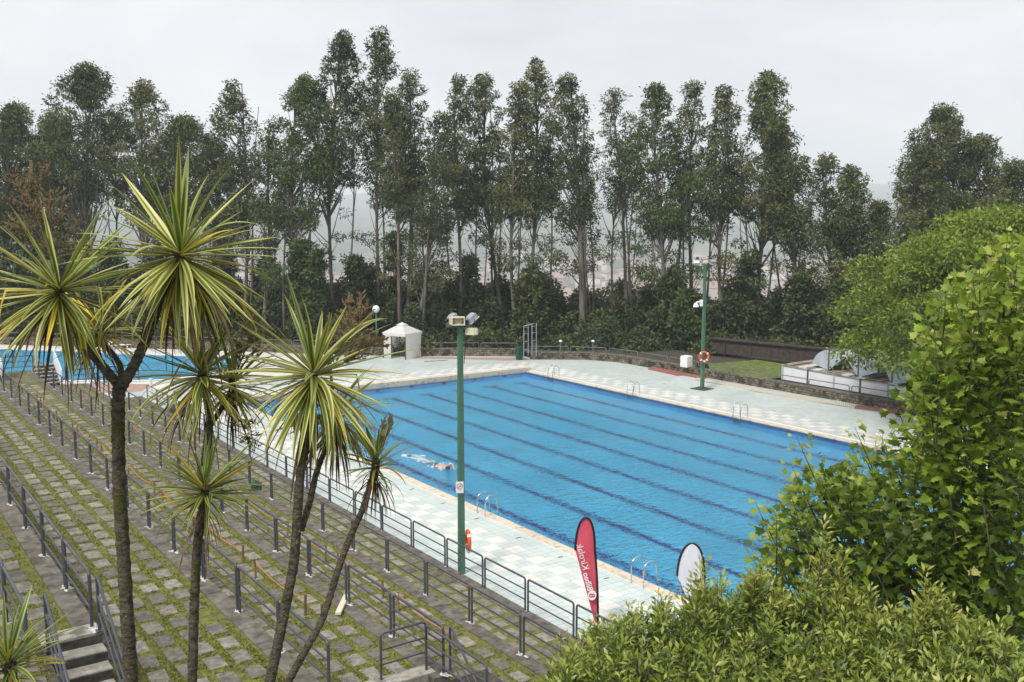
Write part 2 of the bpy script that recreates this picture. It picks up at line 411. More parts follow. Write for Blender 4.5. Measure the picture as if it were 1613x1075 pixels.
def water_mat():
    m = bpy.data.materials.new('pool water'); m.use_nodes = True
    N = m.node_tree.nodes; Lk = m.node_tree.links
    N.remove(N['Principled BSDF'])
    gl = N.new('ShaderNodeBsdfGlossy'); gl.inputs['Roughness'].default_value = .08
    rf = N.new('ShaderNodeBsdfRefraction'); rf.inputs['Roughness'].default_value = 0.0; rf.inputs['IOR'].default_value = 1.33
    rf.inputs['Color'].default_value = (1, 1, 1, 1)
    fr = N.new('ShaderNodeFresnel'); fr.inputs['IOR'].default_value = 1.33
    geo = N.new('ShaderNodeNewGeometry')
    mp_ = N.new('ShaderNodeMapping'); mp_.inputs['Rotation'].default_value = (0, 0, R(25)); mp_.inputs['Scale'].default_value = (1.0, 1.7, 1)
    Lk.new(geo.outputs['Position'], mp_.inputs[0])
    n1 = N.new('ShaderNodeTexNoise'); n1.inputs['Scale'].default_value = 2.3; n1.inputs['Detail'].default_value = 3; n1.inputs['Roughness'].default_value = .5; n1.inputs['Distortion'].default_value = .6
    n2 = N.new('ShaderNodeTexNoise'); n2.inputs['Scale'].default_value = .28; n2.inputs['Detail'].default_value = 2
    Lk.new(mp_.outputs[0], n1.inputs[0]); Lk.new(geo.outputs['Position'], n2.inputs[0])
    n3 = N.new('ShaderNodeTexNoise'); n3.inputs['Scale'].default_value = 6.5; n3.inputs['Detail'].default_value = 2
    Lk.new(mp_.outputs[0], n3.inputs[0])
    a3 = N.new('ShaderNodeMath'); a3.operation = 'MULTIPLY_ADD'; a3.inputs[1].default_value = .30; Lk.new(n3.outputs[0], a3.inputs[0]); Lk.new(n1.outputs[0], a3.inputs[2])
    # calmer and rougher patches
    sc = N.new('ShaderNodeMapRange'); sc.inputs[1].default_value = .35; sc.inputs[2].default_value = .65; sc.inputs[3].default_value = .55; sc.inputs[4].default_value = 1.35
    Lk.new(n2.outputs[0], sc.inputs[0])
    mu = N.new('ShaderNodeMath'); mu.operation = 'MULTIPLY'; Lk.new(a3.outputs[0], mu.inputs[0]); Lk.new(sc.outputs[0], mu.inputs[1])
    bp = N.new('ShaderNodeBump'); bp.inputs['Strength'].default_value = 1; bp.inputs['Distance'].default_value = WAVE
    Lk.new(mu.outputs[0], bp.inputs['Height'])
    bq = N.new('ShaderNodeBump'); bq.inputs['Strength'].default_value = 1; bq.inputs['Distance'].default_value = WAVE*.26
    Lk.new(mu.outputs[0], bq.inputs['Height'])
    Lk.new(bq.outputs[0], rf.inputs['Normal'])
    for n in (gl, fr): Lk.new(bp.outputs[0], n.inputs['Normal'])
    ms = N.new('ShaderNodeMixShader'); Lk.new(fr.outputs[0], ms.inputs[0]); Lk.new(rf.outputs[0], ms.inputs[1]); Lk.new(gl.outputs[0], ms.inputs[2])
    Lk.new(ms.outputs[0], N['Material Output'].inputs[0])
    return m
WAVE = .20
M['water'] = water_mat()

_u = ['','first','second','third','fourth','fifth','sixth','seventh','eighth','ninth','tenth','eleventh','twelfth','thirteenth','fourteenth','fifteenth','sixteenth','seventeenth','eighteenth','nineteenth']
_t = {2:'twent',3:'thirt',4:'fort',5:'fift',6:'sixt',7:'sevent'}
ordn = [(_u[i] if i < 20 else (_t[i//10]+'ieth' if i % 10 == 0 else _t[i//10]+'y-'+_u[i%10])) for i in range(1, 79)]

# ------------------------------------------------------------------ terrain and haze
rng = np.random.default_rng(11)
def ridge_y(px):
    # height (photo rows) of the far skyline at a photo column
    xs = [-3000, -600, 0, 200, 500, 800, 1100, 1300, 1380, 1460, 1613, 2200, 5000]
    ys = [320, 300, 285, 305, 318, 300, 315, 310, 296, 318, 330, 310, 325]
    return float(np.interp(px, xs, ys))
radii = [0, 20, 45, 62, 75, 90, 100, 112, 130, 160, 210, 300, 450, 650, 900, 1250, 1700, 2200, 2800, 3400, 4000, 4500, 5000, 5500]
azs = np.linspace(-180, 180, 241)
tv = []; 
for ri, r in enumerate(radii):
    for a in azs:
        px = CXP + FPX * math.tan(R(max(-74, min(74, a)))) 
        zr = CAMZ + 5000 * (HZN - ridge_y(px)) / FPX
        if r < 100: z = -3.2
        elif r < 900: z = -3.2 - 85 * ((r - 100) / 800) ** .7
        elif r < 1700: z = -88
        else: z = -88 + (zr + 88) * (max(0, (r - 1700) / 3300)) ** 1.15
        if r >= 1700: z += 16 * math.sin(a * .9 + r * .0021) * math.sin(a * .37 + 1.3)*(1 if r<5000 else .4)
        if 650 <= r <= 2200: # nearer hill at left
            z += 175 * math.exp(-((a + 31) / 9) ** 2 - ((r - 1500) / 420) ** 2)
            z += 60 * math.exp(-((a - 60) / 20) ** 2 - ((r - 1300) / 420) ** 2)
        th = R(a) - YAW
        tv.append((r * math.sin(th), r * math.cos(th), z))
na = len(azs); tf = []
for i in range(len(radii) - 1):
    for j in range(na - 1):
        tf.append((i*na+j, i*na+j+1, (i+1)*na+j+1, (i+1)*na+j))
mb = MB(); mb.add(tv, tf, 0, True)
tag(mb.build('terrain', M['terrain']), 'wooded valley and far hills fading into haze behind the trees', 'hills', kind='structure')

# city on the valley floor
mb = MB(); tints = []
rc = random.Random(5)
def cbox(x, y, z, a, w, d, h, t, roof=True):
    ca, sa = math.cos(a), math.sin(a)
    ax = Vector((ca, sa, 0)) * w * .5; ay = Vector((-sa, ca, 0)) * d * .5
    c = Vector((x, y, z))
    v = [c-ax-ay, c+ax-ay, c+ax+ay, c-ax+ay]; v += [p + Vector((0,0,h)) for p in v]
    mb.add(v, [(0,1,5,4),(1,2,6,5),(2,3,7,6),(3,0,4,7)]); tints.extend([t]*4)
    rh = w * .18
    e = [v[4]-ax*.1-ay*.1, v[5]+ax*.1-ay*.1, v[6]+ax*.1+ay*.1, v[7]-ax*.1+ay*.1, c-ax*1.1+Vector((0,0,h+rh)), c+ax*1.1+Vector((0,0,h+rh))]
    mb.add(e, [(0,1,5,4),(3,4,5,2),(0,4,3),(1,2,5)]); tt = rc.choice([0.02,.15,.25,.1]); tints.extend([tt]*4)
for i in range(1500):
    r = rc.uniform(330, 1500) if rc.random() < .75 else rc.uniform(1500, 2300)
    a = rc.uniform(-33, 33)
    th = R(a) - YAW
    if r < 900: z = -3.2 - 85 * ((r - 100) / 800) ** .7
    elif r < 1700: z = -88
    else: z = -84
    if a < -18 and 900 < r: continue
    cbox(r*math.sin(th), r*math.cos(th), z-3, rc.uniform(0, 3.1), rc.uniform(10, 22), rc.uniform(9, 40), rc.uniform(9, 24), rc.uniform(.5, 1))
me = mb.mesh('city', M['city']); at = me.attributes.new('tint', 'FLOAT', 'FACE'); at.data.foreach_set('value', np.array(tints, dtype=np.float32))
tag(link('distant_city', me), 'hazy town of pale blocks with red roofs glimpsed between the tree trunks', 'town', kind='stuff')

# haze: one closed box
hm = bpy.data.materials.new('haze air'); hm.use_nodes = True
hm.node_tree.nodes.remove(hm.node_tree.nodes['Principled BSDF'])
pv = hm.node_tree.nodes.new('ShaderNodeVolumePrincipled'); pv.inputs['Density'].default_value = .00034
pv.inputs['Color'].default_value = (.88, .94, 1.0, 1); pv.inputs['Anisotropy'].default_value = .0
hm.node_tree.links.new(pv.outputs[0], hm.node_tree.nodes['Material Output'].inputs['Volume'])
mb = MB(); mb.box(-5700, -5700, -95 - 20, 5700, 5700, 215)
tag(mb.build('haze', hm), 'thin pale haze over the valley', 'haze', kind='stuff')

# ------------------------------------------------------------------ deck and pools
PX0, PX1, PY0, PY1 = 19.86, 40.86, 7.0, 57.2
CW = .42                                           # coping width
# second, free-form pool
pool2 = [(-30,97),(-10,96),(8,94.5),(14,90),(18.2,84.9),(21.4,80.9),(25.0,77.4),(26.2,74.6),(24.4,71.4),(21.2,68.7),(18.6,68.0),(16.2,69.3),(13.6,71.2),(9,73.6),(2,76.5),(-10,79),(-30,80)]
def smooth_poly(pts, it=2):
    for _ in range(it):
        q = []
        for i, p in enumerate(pts):
            a = pts[i]; b = pts[(i+1) % len(pts)]
            q += [(.75*a[0]+.25*b[0], .75*a[1]+.25*b[1]), (.25*a[0]+.75*b[0], .25*a[1]+.75*b[1])]
        pts = q
    return pts
pool2 = smooth_poly(pool2)
def offset_poly(pts, d):
    out = []; n = len(pts)
    ar = sum(pts[i][0]*pts[(i+1)%n][1]-pts[(i+1)%n][0]*pts[i][1] for i in range(n))
    sg = 1 if ar > 0 else -1
    for i in range(n):
        a = Vector(pts[i-1]); b = Vector(pts[(i+1) % n]); t = (b-a).normalized()
        out.append((pts[i][0] + sg*t.y*d, pts[i][1] - sg*t.x*d))
    return out
from mathutils.geometry import tessellate_polygon
def holed(outer, holes, z, name, m):
    polys = [[Vector((x, y, 0)) for x, y in outer]] + [[Vector((x, y, 0)) for x, y in h] for h in holes]
    tri = tessellate_polygon(polys)
    v = [(p.x, p.y, z) for q in polys for p in q]
    fs = []
    for t in tri:
        a, b, c = (Vector(v[i]) for i in t)
        fs.append(t if (b-a).cross(c-a).z > 0 else t[::-1])
    mb = MB(); mb.add(v, fs); return mb.build(name, m)
NX0, NY0, NY1 = 15.24, 15.0, 36.0                  # where the near tiles are real pieces
p1c = [(PX0-CW, PY0-CW), (PX1+CW, PY0-CW), (PX1+CW, PY1+.55), (PX0-CW, PY1+.55)]
p2c = offset_poly(pool2, .5)
nearhole = [(NX0, NY0), (PX0-CW-.008, NY0), (PX0-CW-.008, NY1), (NX0, NY1)]
deck = holed([(-60, -10), (75, -10), (75, 120), (-60, 120)], [p1c, p2c, nearhole], 0.0, 'pool_deck', M['deck'])
tag(deck, 'mint and cream tiled terrace around the swimming pools', 'deck', kind='structure')

# near tiles one by one
base = MB(); base.add([(NX0, NY0, -.012), (PX0-CW-.008, NY0, -.012), (PX0-CW-.008, NY1, -.012), (NX0, NY1, -.012)], [(0,1,2,3)])
nd = base.build('tiled_floor', M['grout']); tag(nd, 'near strip of separate mint and cream tiles between lowest railing and pool', 'deck', kind='structure')
T = .3
tm = []
for mm in ('mint', 'whitetile'):
    q = MB(); q.cham(-T/2+.008, -T/2+.008, -.012, T/2-.008, T/2-.008, 0.001, .004); tm.append(q.mesh('tile', M[mm]))
cells = []
for i in range(int(NX0/T)+1, int((PX0-CW)/T)):
    for j in range(int(NY0/T), int(NY1/T)):
        x, y = (i+.5)*T, (j+.5)*T
        w = (16.8 < x < 18.6) and ((math.floor(x/.6)+math.floor(y/.6)) % 2 == 1)
        cells.append((x*x+y*y, x, y, 1 if w else 0))
cells = [c for c in cells if c[2] > 18.0 or c[1] > 99] + [c for c in cells if c[2] <= 18.0]
front = [c for c in cells if c[2] > 20.3]; front.sort()
ids = set(id(c) for c in front[:300])
rest = MB(); 
for c in cells:
    if id(c) in ids: link('tile', tm[c[3]], nd, loc=(c[1], c[2], random.uniform(-.001, .0015)))
    else:
        rest.cham(c[1]-T/2+.008, c[2]-T/2+.008, -.012, c[1]+T/2-.008, c[2]+T/2-.008, .001, .004, c[3])
# cut tiles along both borders
j = int(NY0/T)
while j*T < NY1:
    y = j*T
    rest.cham(NX0, y+.006, -.012, (int(NX0/T)+1)*T-.006, y+T-.006, .001, .003, 0)
    rest.cham(int((PX0-CW)/T)*T+.006, y+.006, -.012, PX0-CW-.012, y+T-.006, .001, .003, 0)
    j += 1
r_ = rest.build('tile_field', [M['mint'], M['whitetile']], nd); r_['kind'] = 'stuff'
# drain grates in the deck
gm = MB()
for k in range(3): gm.box(-.10, -.1+k*.03, .002, .10, -.09+k*.03, .006)
gme = gm.mesh('drain', M['rail'])
for i, (x, y) in enumerate(((19.05, 20.05), (19.05, 22.4), (19.05, 24.72), (19.05, 27.1), (19.05, 29.75), (19.05, 32.15), (19.05, 34.6), (45.3, 47.6))):
    o = link('drain_grate', gme, None, loc=(x, y, 0.0))
    tag(o, 'small dark drain grate in the near deck tiles, %s from the red flag' % ordn[i] if i < 7 else 'dark drain grate in the far deck left of the green pole', 'drain', 'drain grates in the near deck' if i < 7 else None)

# swimming pool basin
DEP = 1.9; WL = -.07
pb = MB()
pb.add([(PX0,PY0,-DEP),(PX1,PY0,-DEP),(PX1,PY1,-DEP),(PX0,PY1,-DEP)], [(0,1,2,3)], 0)
for a, b in (((PX0,PY0),(PX1,PY0)),((PX1,PY0),(PX1,PY1)),((PX1,PY1),(PX0,PY1)),((PX0,PY1),(PX0,PY0))):
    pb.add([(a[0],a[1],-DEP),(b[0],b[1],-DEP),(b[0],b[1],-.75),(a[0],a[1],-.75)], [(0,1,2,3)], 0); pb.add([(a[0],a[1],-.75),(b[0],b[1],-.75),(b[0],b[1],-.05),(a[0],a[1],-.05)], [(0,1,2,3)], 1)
basin = pb.build('swimming_pool', [M['poolfloor'], M['poolwall']]); tag(basin, 'long rectangular lap pool of light blue tile with eight dark lane lines', 'pool', kind='structure')
LW = 2.5
for k in range(8):
    x = PX0 + .5 + LW*(k+.5); q = MB(); z = -DEP+.004
    q.add([(x-.15,PY0+2,z),(x+.15,PY0+2,z),(x+.15,PY1-2.15,z),(x-.15,PY1-2.15,z)], [(0,1,2,3)])
    q.add([(x-.55,PY1-2.15,z),(x+.55,PY1-2.15,z),(x+.55,PY1-1.85,z),(x-.55,PY1-1.85,z)], [(0,1,2,3)])
    q.add([(x-.15,PY1-.006,-1.2),(x+.15,PY1-.006,-1.2),(x+.15,PY1-.006,-.45),(x-.15,PY1-.006,-.45)], [(3,2,1,0)])
    q.build('lane_line', M['lane'], basin)
w = MB(); w.add([(PX0,PY0,WL),(PX1,PY0,WL),(PX1,PY1,WL),(PX0,PY1,WL)], [(0,1,2,3)])
tag(w.build('water', M['water']), 'rippled clear blue water of the lap pool', 'water', kind='structure')
# coping stones
cs = MB(); cs.cham(-CW/2, -.495/2, -.25, CW/2, .495/2, .03, .012); csm = cs.mesh('coping_stone', M['coping'])
cope = empty('pool_coping', (0,0,0), 'beige coping stones edging the lap pool', 'coping', kind='structure')
y = 15.2
while y < PY1:
    link('coping_stone', csm, cope, loc=(PX0-CW/2, y, random.uniform(-.003,.003))); y += .5
y = 18.2
while y < PY1:
    link('coping_stone', csm, cope, loc=(PX1+CW/2, y, random.uniform(-.003,.003))); y += .5
ce = MB(); ce.cham(-.5+.003, -.28, -.3, .5-.003, .27, .25, .015); cem = ce.mesh('end_stone', M['coping'])
x = PX0-CW+.5
while x < PX1+CW:
    link('end_stone', cem, cope, loc=(x, PY1+.275, 0)); x += 1.0
q = MB(); q.box(PX1+CW+.002, PY0, -.01, PX1+CW+.22, PY1+.3, .02); q.box(PX0-CW, PY1+.552, -.01, PX1+CW, PY1+.80, .262)
q.box(PX0-CW-.0075, PY0, -.01, PX0-CW-.0005, PY1, .018)
q.build('edge_tile', M['white_edge'], cope)
q = MB(); q.box(PX0-CW,PY0-CW,-.3,PX1+CW,PY0,.03); q.box(PX0-CW,PY0,-.3,PX0,14.9,.03); q.box(PX1,PY0,-.3,PX1+CW,17.9,.03); q.build('coping_run', M['coping'], cope)

# second pool
q = MB(); n = len(pool2)
q.add([(x, y, -1.0) for x, y in pool2], [tuple(range(n))] if sum(pool2[i][0]*pool2[(i+1)%n][1]-pool2[(i+1)%n][0]*pool2[i][1] for i in range(n))>0 else [tuple(reversed(range(n)))], 0)
for i in range(n):
    a, b = pool2[i], pool2[(i+1) % n]
    q.add([(a[0],a[1],-1.0),(b[0],b[1],-1.0),(b[0],b[1],-.02),(a[0],a[1],-.02)], [(0,1,2,3)], 1)
q.build('leisure_pool', [M['poolfloor'], M['poolfloor']]); tag(bpy.data.objects['leisure_pool'], 'curved leisure pool beyond the terraces at far left', 'pool', kind='structure')
q = MB(); q.add([(x, y, -.10) for x, y in pool2], [tuple(reversed(range(n)))])
wo = q.build('water', M['water']); tag(wo, 'calm blue water of the curved leisure pool', 'water', kind='structure')
q = MB()
for i in range(n):
    a, b = pool2[i], pool2[(i+1) % n]; a2, b2 = p2c[i], p2c[(i+1) % n]
    q.add([(a[0],a[1],.03),(b[0],b[1],.03),(b2[0],b2[1],.03),(a2[0],a2[1],.03)], [(0,1,2,3)])
    q.add([(a[0],a[1],-.12),(b[0],b[1],-.12),(b[0],b[1],.03),(a[0],a[1],.03)], [(0,1,2,3)])
tag(q.build('leisure_pool_coping', M['white_edge']), 'pale coping around the curved leisure pool', 'coping', kind='structure')
# red-brown paving
q = MB(); q.add([(8.6,66.5,.004),(16.0,64.3,.004),(17.6,66.4,.004),(14.6,69.2,.004),(9.0,72.2,.004)], [(0,1,2,3,4)])
tag(q.build('brown_paving', M['redpave']), 'reddish brown paving beside the curved leisure pool', 'paving', kind='structure')

# ------------------------------------------------------------------ terraces
ZK = [.29 + 1.015*k for k in range(7)]
XK = [15.14, 12.15, 9.17, 6.17, 3.17, .18, -2.8]
YEND = 61.0
names = ['lowest', 'second', 'third', 'fourth', 'fifth', 'sixth']
pm = []
for k in range(6):
    rr = random.Random(40+k); a, b = .155, .255
    q = MB(); c = .02
    j = lambda: rr.uniform(-.012, .012)
    z1 = .022
    v = [(-a+j(),-b+j(),-.03),(a+j(),-b+j(),-.03),(a+j(),b+j(),-.03),(-a+j(),b+j(),-.03)]
    v2 = [(x,y_,z1-.012) for x,y_,_ in v]; v3 = [(x*.93,y_*.96,z1+rr.uniform(-.003,.003)) for x,y_,_ in v]
    q.add(v+v2+v3, [(0,1,5,4),(1,2,6,5),(2,3,7,6),(3,0,4,7),(4,5,9,8),(5,6,10,9),(6,7,11,10),(7,4,8,11),(8,9,10,11)])
    pm.append(q.mesh('paver', M['paver']))
# lowest rim beside the deck, then the stepped grass terraces
rng2 = np.random.default_rng(3)
gv, gq, gt = [], [], []; goff = 0
def in_cut(x, y, k):
    if k == 4 and y < 16.28 and 2.38 < x < 3.3: return True
    if k == 2 and y < 15.75 and x > 8.0: return True
    return False
for k in range(1, 6):
    z = ZK[k]; xo = XK[k] + .10; xi = XK[k+1] + .10
    ter = empty('grass_terrace', (0,0,0), '%s stepped terrace up from the pool, grass joints between stone pavers' % names[k], 'terrace', kind='structure')
    # soil bed, and front retaining riser
    q = MB()
    ya = 15.75 if k == 2 else -6
    if k == 4:
        q.add([(xi,-6,z),(2.38,-6,z),(2.38,YEND,z),(xi,YEND,z)], [(0,1,2,3)])
        q.add([(2.38,16.28,z),(xo-.36,16.28,z),(xo-.36,YEND,z),(2.38,YEND,z)], [(0,1,2,3)])
    else:
        q.add([(xi,ya if k==2 else -6,z),(xo-.36,ya if k==2 else -6,z),(xo-.36,YEND,z),(xi,YEND,z)], [(0,1,2,3)])
    q.build('soil_bed', M['joint'], ter)
    y0s = {4: 16.28, 2: 15.4}.get(k, -6)
    q = MB(); y = YEND
    rr = random.Random(k*9)
    L_ = 1.065
    while y > y0s:
        yb = max(y0s, y-L_); 
        q.cham(xo-.36, yb+.004, z-1.0, xo+rr.uniform(-.004,.004), y-.004, z+.035+rr.uniform(-.005,.005), .012); y = yb
    q.build('concrete_kerb', M['strip'], ter)
    q = MB(); q.box(xo-.04, -6, z-1.3, xo-.012, YEND-.02, z-.02)
    if k not in (2, 4): q.build('riser_wall', M['darkconc'], ter)
    # pavers
    spots = []
    for c in range(5):
        x = XK[k] - .62 - c*.47
        if x < xi+.2: continue
        y = 14.2
        while y < YEND-.4:
            if not in_cut(x, y-.3, k) and random.random() > .012: spots.append((x + random.uniform(-.012,.012), y + random.uniform(-.02,.02)))
            y += .70
    spots.sort(key=lambda s: s[0]**2 + s[1]**2)
    # only what the frame shows is built one by one
    vis = []
    for s in spots:
        d = Vector((s[0], s[1], z-CAMZ)); fwx, fwy = -_sw, _cw
        f = d.x*fwx + d.y*fwy; r_ = d.x*_cw + d.y*_sw
        f2 = f*math.cos(PITCH) - d.z*math.sin(PITCH); u = d.z*math.cos(PITCH) + f*math.sin(PITCH)
        vis.append(abs(r_/f2) < .55 and u/f2 > -.37)
    cnt = 0; rest = MB()
    for s, v_ in zip(spots, vis):
        mi = random.randrange(6)
        if v_ and cnt < 300:
            cnt += 1
            link('paver', pm[mi], ter, loc=(s[0], s[1], z+random.uniform(-.004,.008)), rot=(random.uniform(-.035,.035), random.uniform(-.035,.035), random.uniform(-.05,.05)+(math.pi if random.random()<.5 else 0)))
        else:
            rest.cham(s[0]-.15, s[1]-.25, z-.03, s[0]+.15, s[1]+.25, z+.02, .012)
    if rest.v:
        o = rest.build('paver_field', M['paver'], ter); o['kind'] = 'stuff'
    # grass blades in the joints
    nb = {1: 26000, 2: 32000, 3: 36000, 4: 26000, 5: 0}[k]
    if nb:
        ys = 15 + (rng2.random(nb)**1.6) * 34; xs = xi + rng2.random(nb) * (xo-.42-xi)
        ca = (XK[k]-.62-xs)/.47; fa = np.abs(ca-np.round(ca))*.47; cb = (ys-14.2)/.70; fb = np.abs(cb-np.round(cb))*.70
        keep = ((fa > .135) | (fb > .235)) & (rng2.random(nb) < .9)
        patch = np.sin(xs*3.1+ys*1.7)+np.sin(ys*2.3-xs*1.1)+rng2.normal(size=nb)*.7
        keep &= patch > -1.0
        if k == 4: keep &= ~((ys < 16.28) & (xs > 2.38))
        if k == 2: keep &= ~(ys < 15.75)
        xs, ys, patch = xs[keep], ys[keep], patch[keep]; m_ = len(xs)
        d = rng2.normal(size=(m_, 3))*[.75,.75,.3]+[0,0,.8]; d /= np.linalg.norm(d, axis=1)[:, None]
        cen = np.stack([xs, ys, np.full(m_, z)], 1)
        v, qd, t = leaves(rng2, cen, d, rng2.uniform(.03,.075,m_), rng2.uniform(.018,.035,m_), np.clip(.45+patch*.12+rng2.normal(size=m_)*.18,0,1))
        gv.append(v); gq.append(qd+goff); gt.append(t); goff += len(v)
    # mortar splashes at the posts are added with the railings
tag(link('grass', npmesh('grass', np.concatenate(gv), np.concatenate(gq), M['grass'], np.concatenate(gt))), 'short green and yellowed grass growing in the paver joints', 'grass', kind='stuff')
q = MB(); y = 61.0
rr = random.Random(2)
while y > 10:
    q.cham(XK[0]-.36, y-2.13+.004, -.4, XK[0]+.085, y-.004, ZK[0]+rr.uniform(-.004,.004), .012); y -= 2.13
ledge = q.build('terrace_rim', M['strip']); tag(ledge, 'dark concrete rim dividing lowest terrace from the pool deck', 'kerb', kind='structure')
q = MB(); q.add([(XK[1]+.1,-6,ZK[0]-.03),(XK[0]-.36,-6,ZK[0]-.03),(XK[0]-.36,YEND,ZK[0]-.03),(XK[1]+.1,YEND,ZK[0]-.03)], [(0,1,2,3)])
g0 = q.build('lowest_terrace', M['joint']); tag(g0, 'lowest grass and paver terrace behind the deckside railing', 'terrace', kind='structure')
cnt = 0; rest = MB()
ys_ = 14.6
lst = []
while ys_ < YEND-.4:
    for c in range(5): lst.append((XK[0]-.58-c*.47, ys_))
    ys_ += .70
for x, y in lst:
    if y > 15.5 and cnt < 300:
        cnt += 1; link('paver', pm[random.randrange(6)], g0, loc=(x+random.uniform(-.012,.012), y+random.uniform(-.02,.02), ZK[0]-.03+random.uniform(-.004,.008)), rot=(0,0,random.uniform(-.03,.03)))
    else: rest.cham(x-.15, y-.25, ZK[0]-.06, x+.15, y+.25, ZK[0]-.01, .012)
o = rest.build('paver_field', M['paver'], g0); o['kind'] = 'stuff'
# upper platform under and behind the camera side
q = MB(); q.box(-40, -12, -3, XK[6]+.1, YEND, ZK[6]-.6)
tag(q.build('upper_terrace', M['strip']), 'upper concrete terrace left of the stepped rows', 'terrace', kind='structure')
q = MB(); q.box(-40, YEND-.02, -3, XK[5]+.1, YEND+.4, ZK[5]); q.box(XK[5]+.1, YEND-.02, -3, XK[4]+.1, YEND+.4, ZK[4]); q.box(XK[4]+.1, YEND-.02, -3, XK[3]+.1, YEND+.4, ZK[3]); q.box(XK[3]+.1, YEND-.02, -1, XK[2]+.1, YEND+.4, ZK[2]); q.box(XK[2]+.1, YEND-.02, -1, XK[1]+.1, YEND+.4, ZK[1])
tag(q.build('terrace_end_wall', M['strip']), 'concrete wall closing the far ends of the stepped terraces', 'wall', kind='structure')

# ------------------------------------------------------------------ railings on the terraces
RH = .92
def arc_frame(L, h, r=.024, bend=.07):
    pts = [(0,0,-.02), (0,0,h-bend)]
    for a in (22, 45, 68): pts.append((0, bend-bend*math.cos(R(a)), h-bend+bend*math.sin(R(a))))
    pts += [(0,bend,h), (0,L-bend,h)]
    for a in (68, 45, 22): pts.append((0, L-bend+bend*math.cos(R(a)), h-bend+bend*math.sin(R(a))))
    pts += [(0,L,h-bend), (0,L,-.02)]
    return pts
PL = 2.0
q = MB(); q.tube(arc_frame(PL, RH), .028, 8); frame_me = q.mesh('frame', M['rail'])
q = MB(); q.tube([(0,.02,0),(0,PL-.02,0)], .020, 6); bar_me = q.mesh('crossbar', M['rail'])
mort = []
for s in range(4):
    rr = random.Random(s+70); q = MB(); n = 14; ring = []
    for i in range(n):
        a = 2*math.pi*i/n; rad = rr.choice((.05,.08,.12,.17,.10))
        ring.append((rad*math.cos(a)*.8, rad*1.25*math.sin(a), .004))
    q.add([(0,0,.022)]+ring, [(0, i+1, (i+1) % n+1) for i in range(n)])
    mort.append(q.mesh('mortar_patch', M['mortar']))
def rail_row(k, yfirst, npan, label, z=None, x=None, mortar=True, pitch=2.13):
    x = XK[k] if x is None else x; z = ZK[k] if z is None else z
    zz = z + (.037 if k else 0)
    row = empty('railing', (x, yfirst, zz), label, 'railing', 'steel railings along the terraces')
    for i in range(npan):
        f = link('panel', frame_me, row, loc=(0, i*pitch+.065, 0), rot=(0, 0, random.uniform(-.004,.004)))
        for h in (.60, .31): link('crossbar', bar_me, f, loc=(0, 0, h))
        if mortar and (k != 0 or i % 2 == 0):
            link('mortar_patch', mort[(i*3+k) % 4], row, loc=(0, i*pitch, .001), rot=(0,0,math.pi*(i%2)), sc=(1,1,1) if k else (.5,.5,1))
    return row
rail_row(0, 21.09-4*2.13, 22, 'grey tubular railing on the rim between lowest terrace and tiled pool deck')
rail_row(1, 19.22-3*2.13, 22, 'second railing up from the pool deck, along the kerb of the next terrace')
rail_row(2, 17.55-2.13, 20, 'third railing up from the pool, ending at the stair corner at bottom centre')
rail_row(3, 18.20-2*2.13, 21, 'fourth railing up from the pool, passing behind the two leaning cordyline trunks')
rail_row(4, 16.43, 20, 'fifth railing up from the pool, ending at the concrete steps at bottom left')
rail_row(4, 15.5, 14, 'short visible run of railing at left edge above the concrete steps', x=2.08, mortar=False)
# the third row's last panel stops at the stair

def bent(pts, r=.0245):
    q = MB(); q.tube(pts, r, 8); return q
def stair_rail(x, y, z, label, n=6, run=.33, rise=.169, up=False):
    o = empty('stair_railing', (x, y, z), label, 'railing', 'sloping stair handrails')
    L = n*run; dz = -n*rise
    b = .06
    q = bent([(0,0,0),(0,0,RH-b),(0,-b*.3,RH-b*.2),(0,-b,RH-.02),(0,-L+.1,RH+dz),(0,-L,RH+dz-.08),(0,-L,dz)])
    q.build('handrail', M['rail'], o)
    for h in (.60, .31):
        q = MB(); q.tube([(0,0,h-.01),(0,-L,h+dz)], .018, 6); q.build('crossbar', M['rail'], o)
    q = MB(); q.box(-.06,-.06,0,.06,.06,.012); q.build('base_plate', M['rail'], o)
    return o
def stairs(x0, x1, y, z, n, label, run=.33, rise=.169, up=1):
    o = empty('concrete_steps', (x0, y, z), label, 'steps')
    for i in range(n):
        q = MB()
        if up == 1: q.cham(0, -(i+1)*run, -i*rise-rise-.35, x1-x0, -i*run-.01, -(i+1)*rise, .012)
        else: q.cham(0, i*run, -.3, x1-x0, (i+1)*run+.02, (i+1)*rise, .012)
        q.build('step', M['concrete'], o)
        q = MB()
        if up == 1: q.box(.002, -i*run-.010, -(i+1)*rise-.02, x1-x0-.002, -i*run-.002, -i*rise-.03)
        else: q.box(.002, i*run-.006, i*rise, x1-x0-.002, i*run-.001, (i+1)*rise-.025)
        q.build('riser', M['darkconc'], o)  # dark facing: the shade under each tread is put into its colour
    return o
st = stairs(2.38, 3.27, 16.25, ZK[4]+.02, 6, 'weathered concrete steps going down at bottom left corner')
q = MB(); q.cham(0, 0, -.165, .89, .42, .02, .012); q.build('top_step', M['concrete'], st)
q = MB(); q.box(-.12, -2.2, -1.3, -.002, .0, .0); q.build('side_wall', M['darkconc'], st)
stair_rail(3.24, 16.28, ZK[4]+.04, 'sloping handrail on pool side of the concrete steps at bottom left')
stair_rail(2.42, 15.95, ZK[4]+.04, 'sloping handrail on left side of the concrete steps at bottom left')
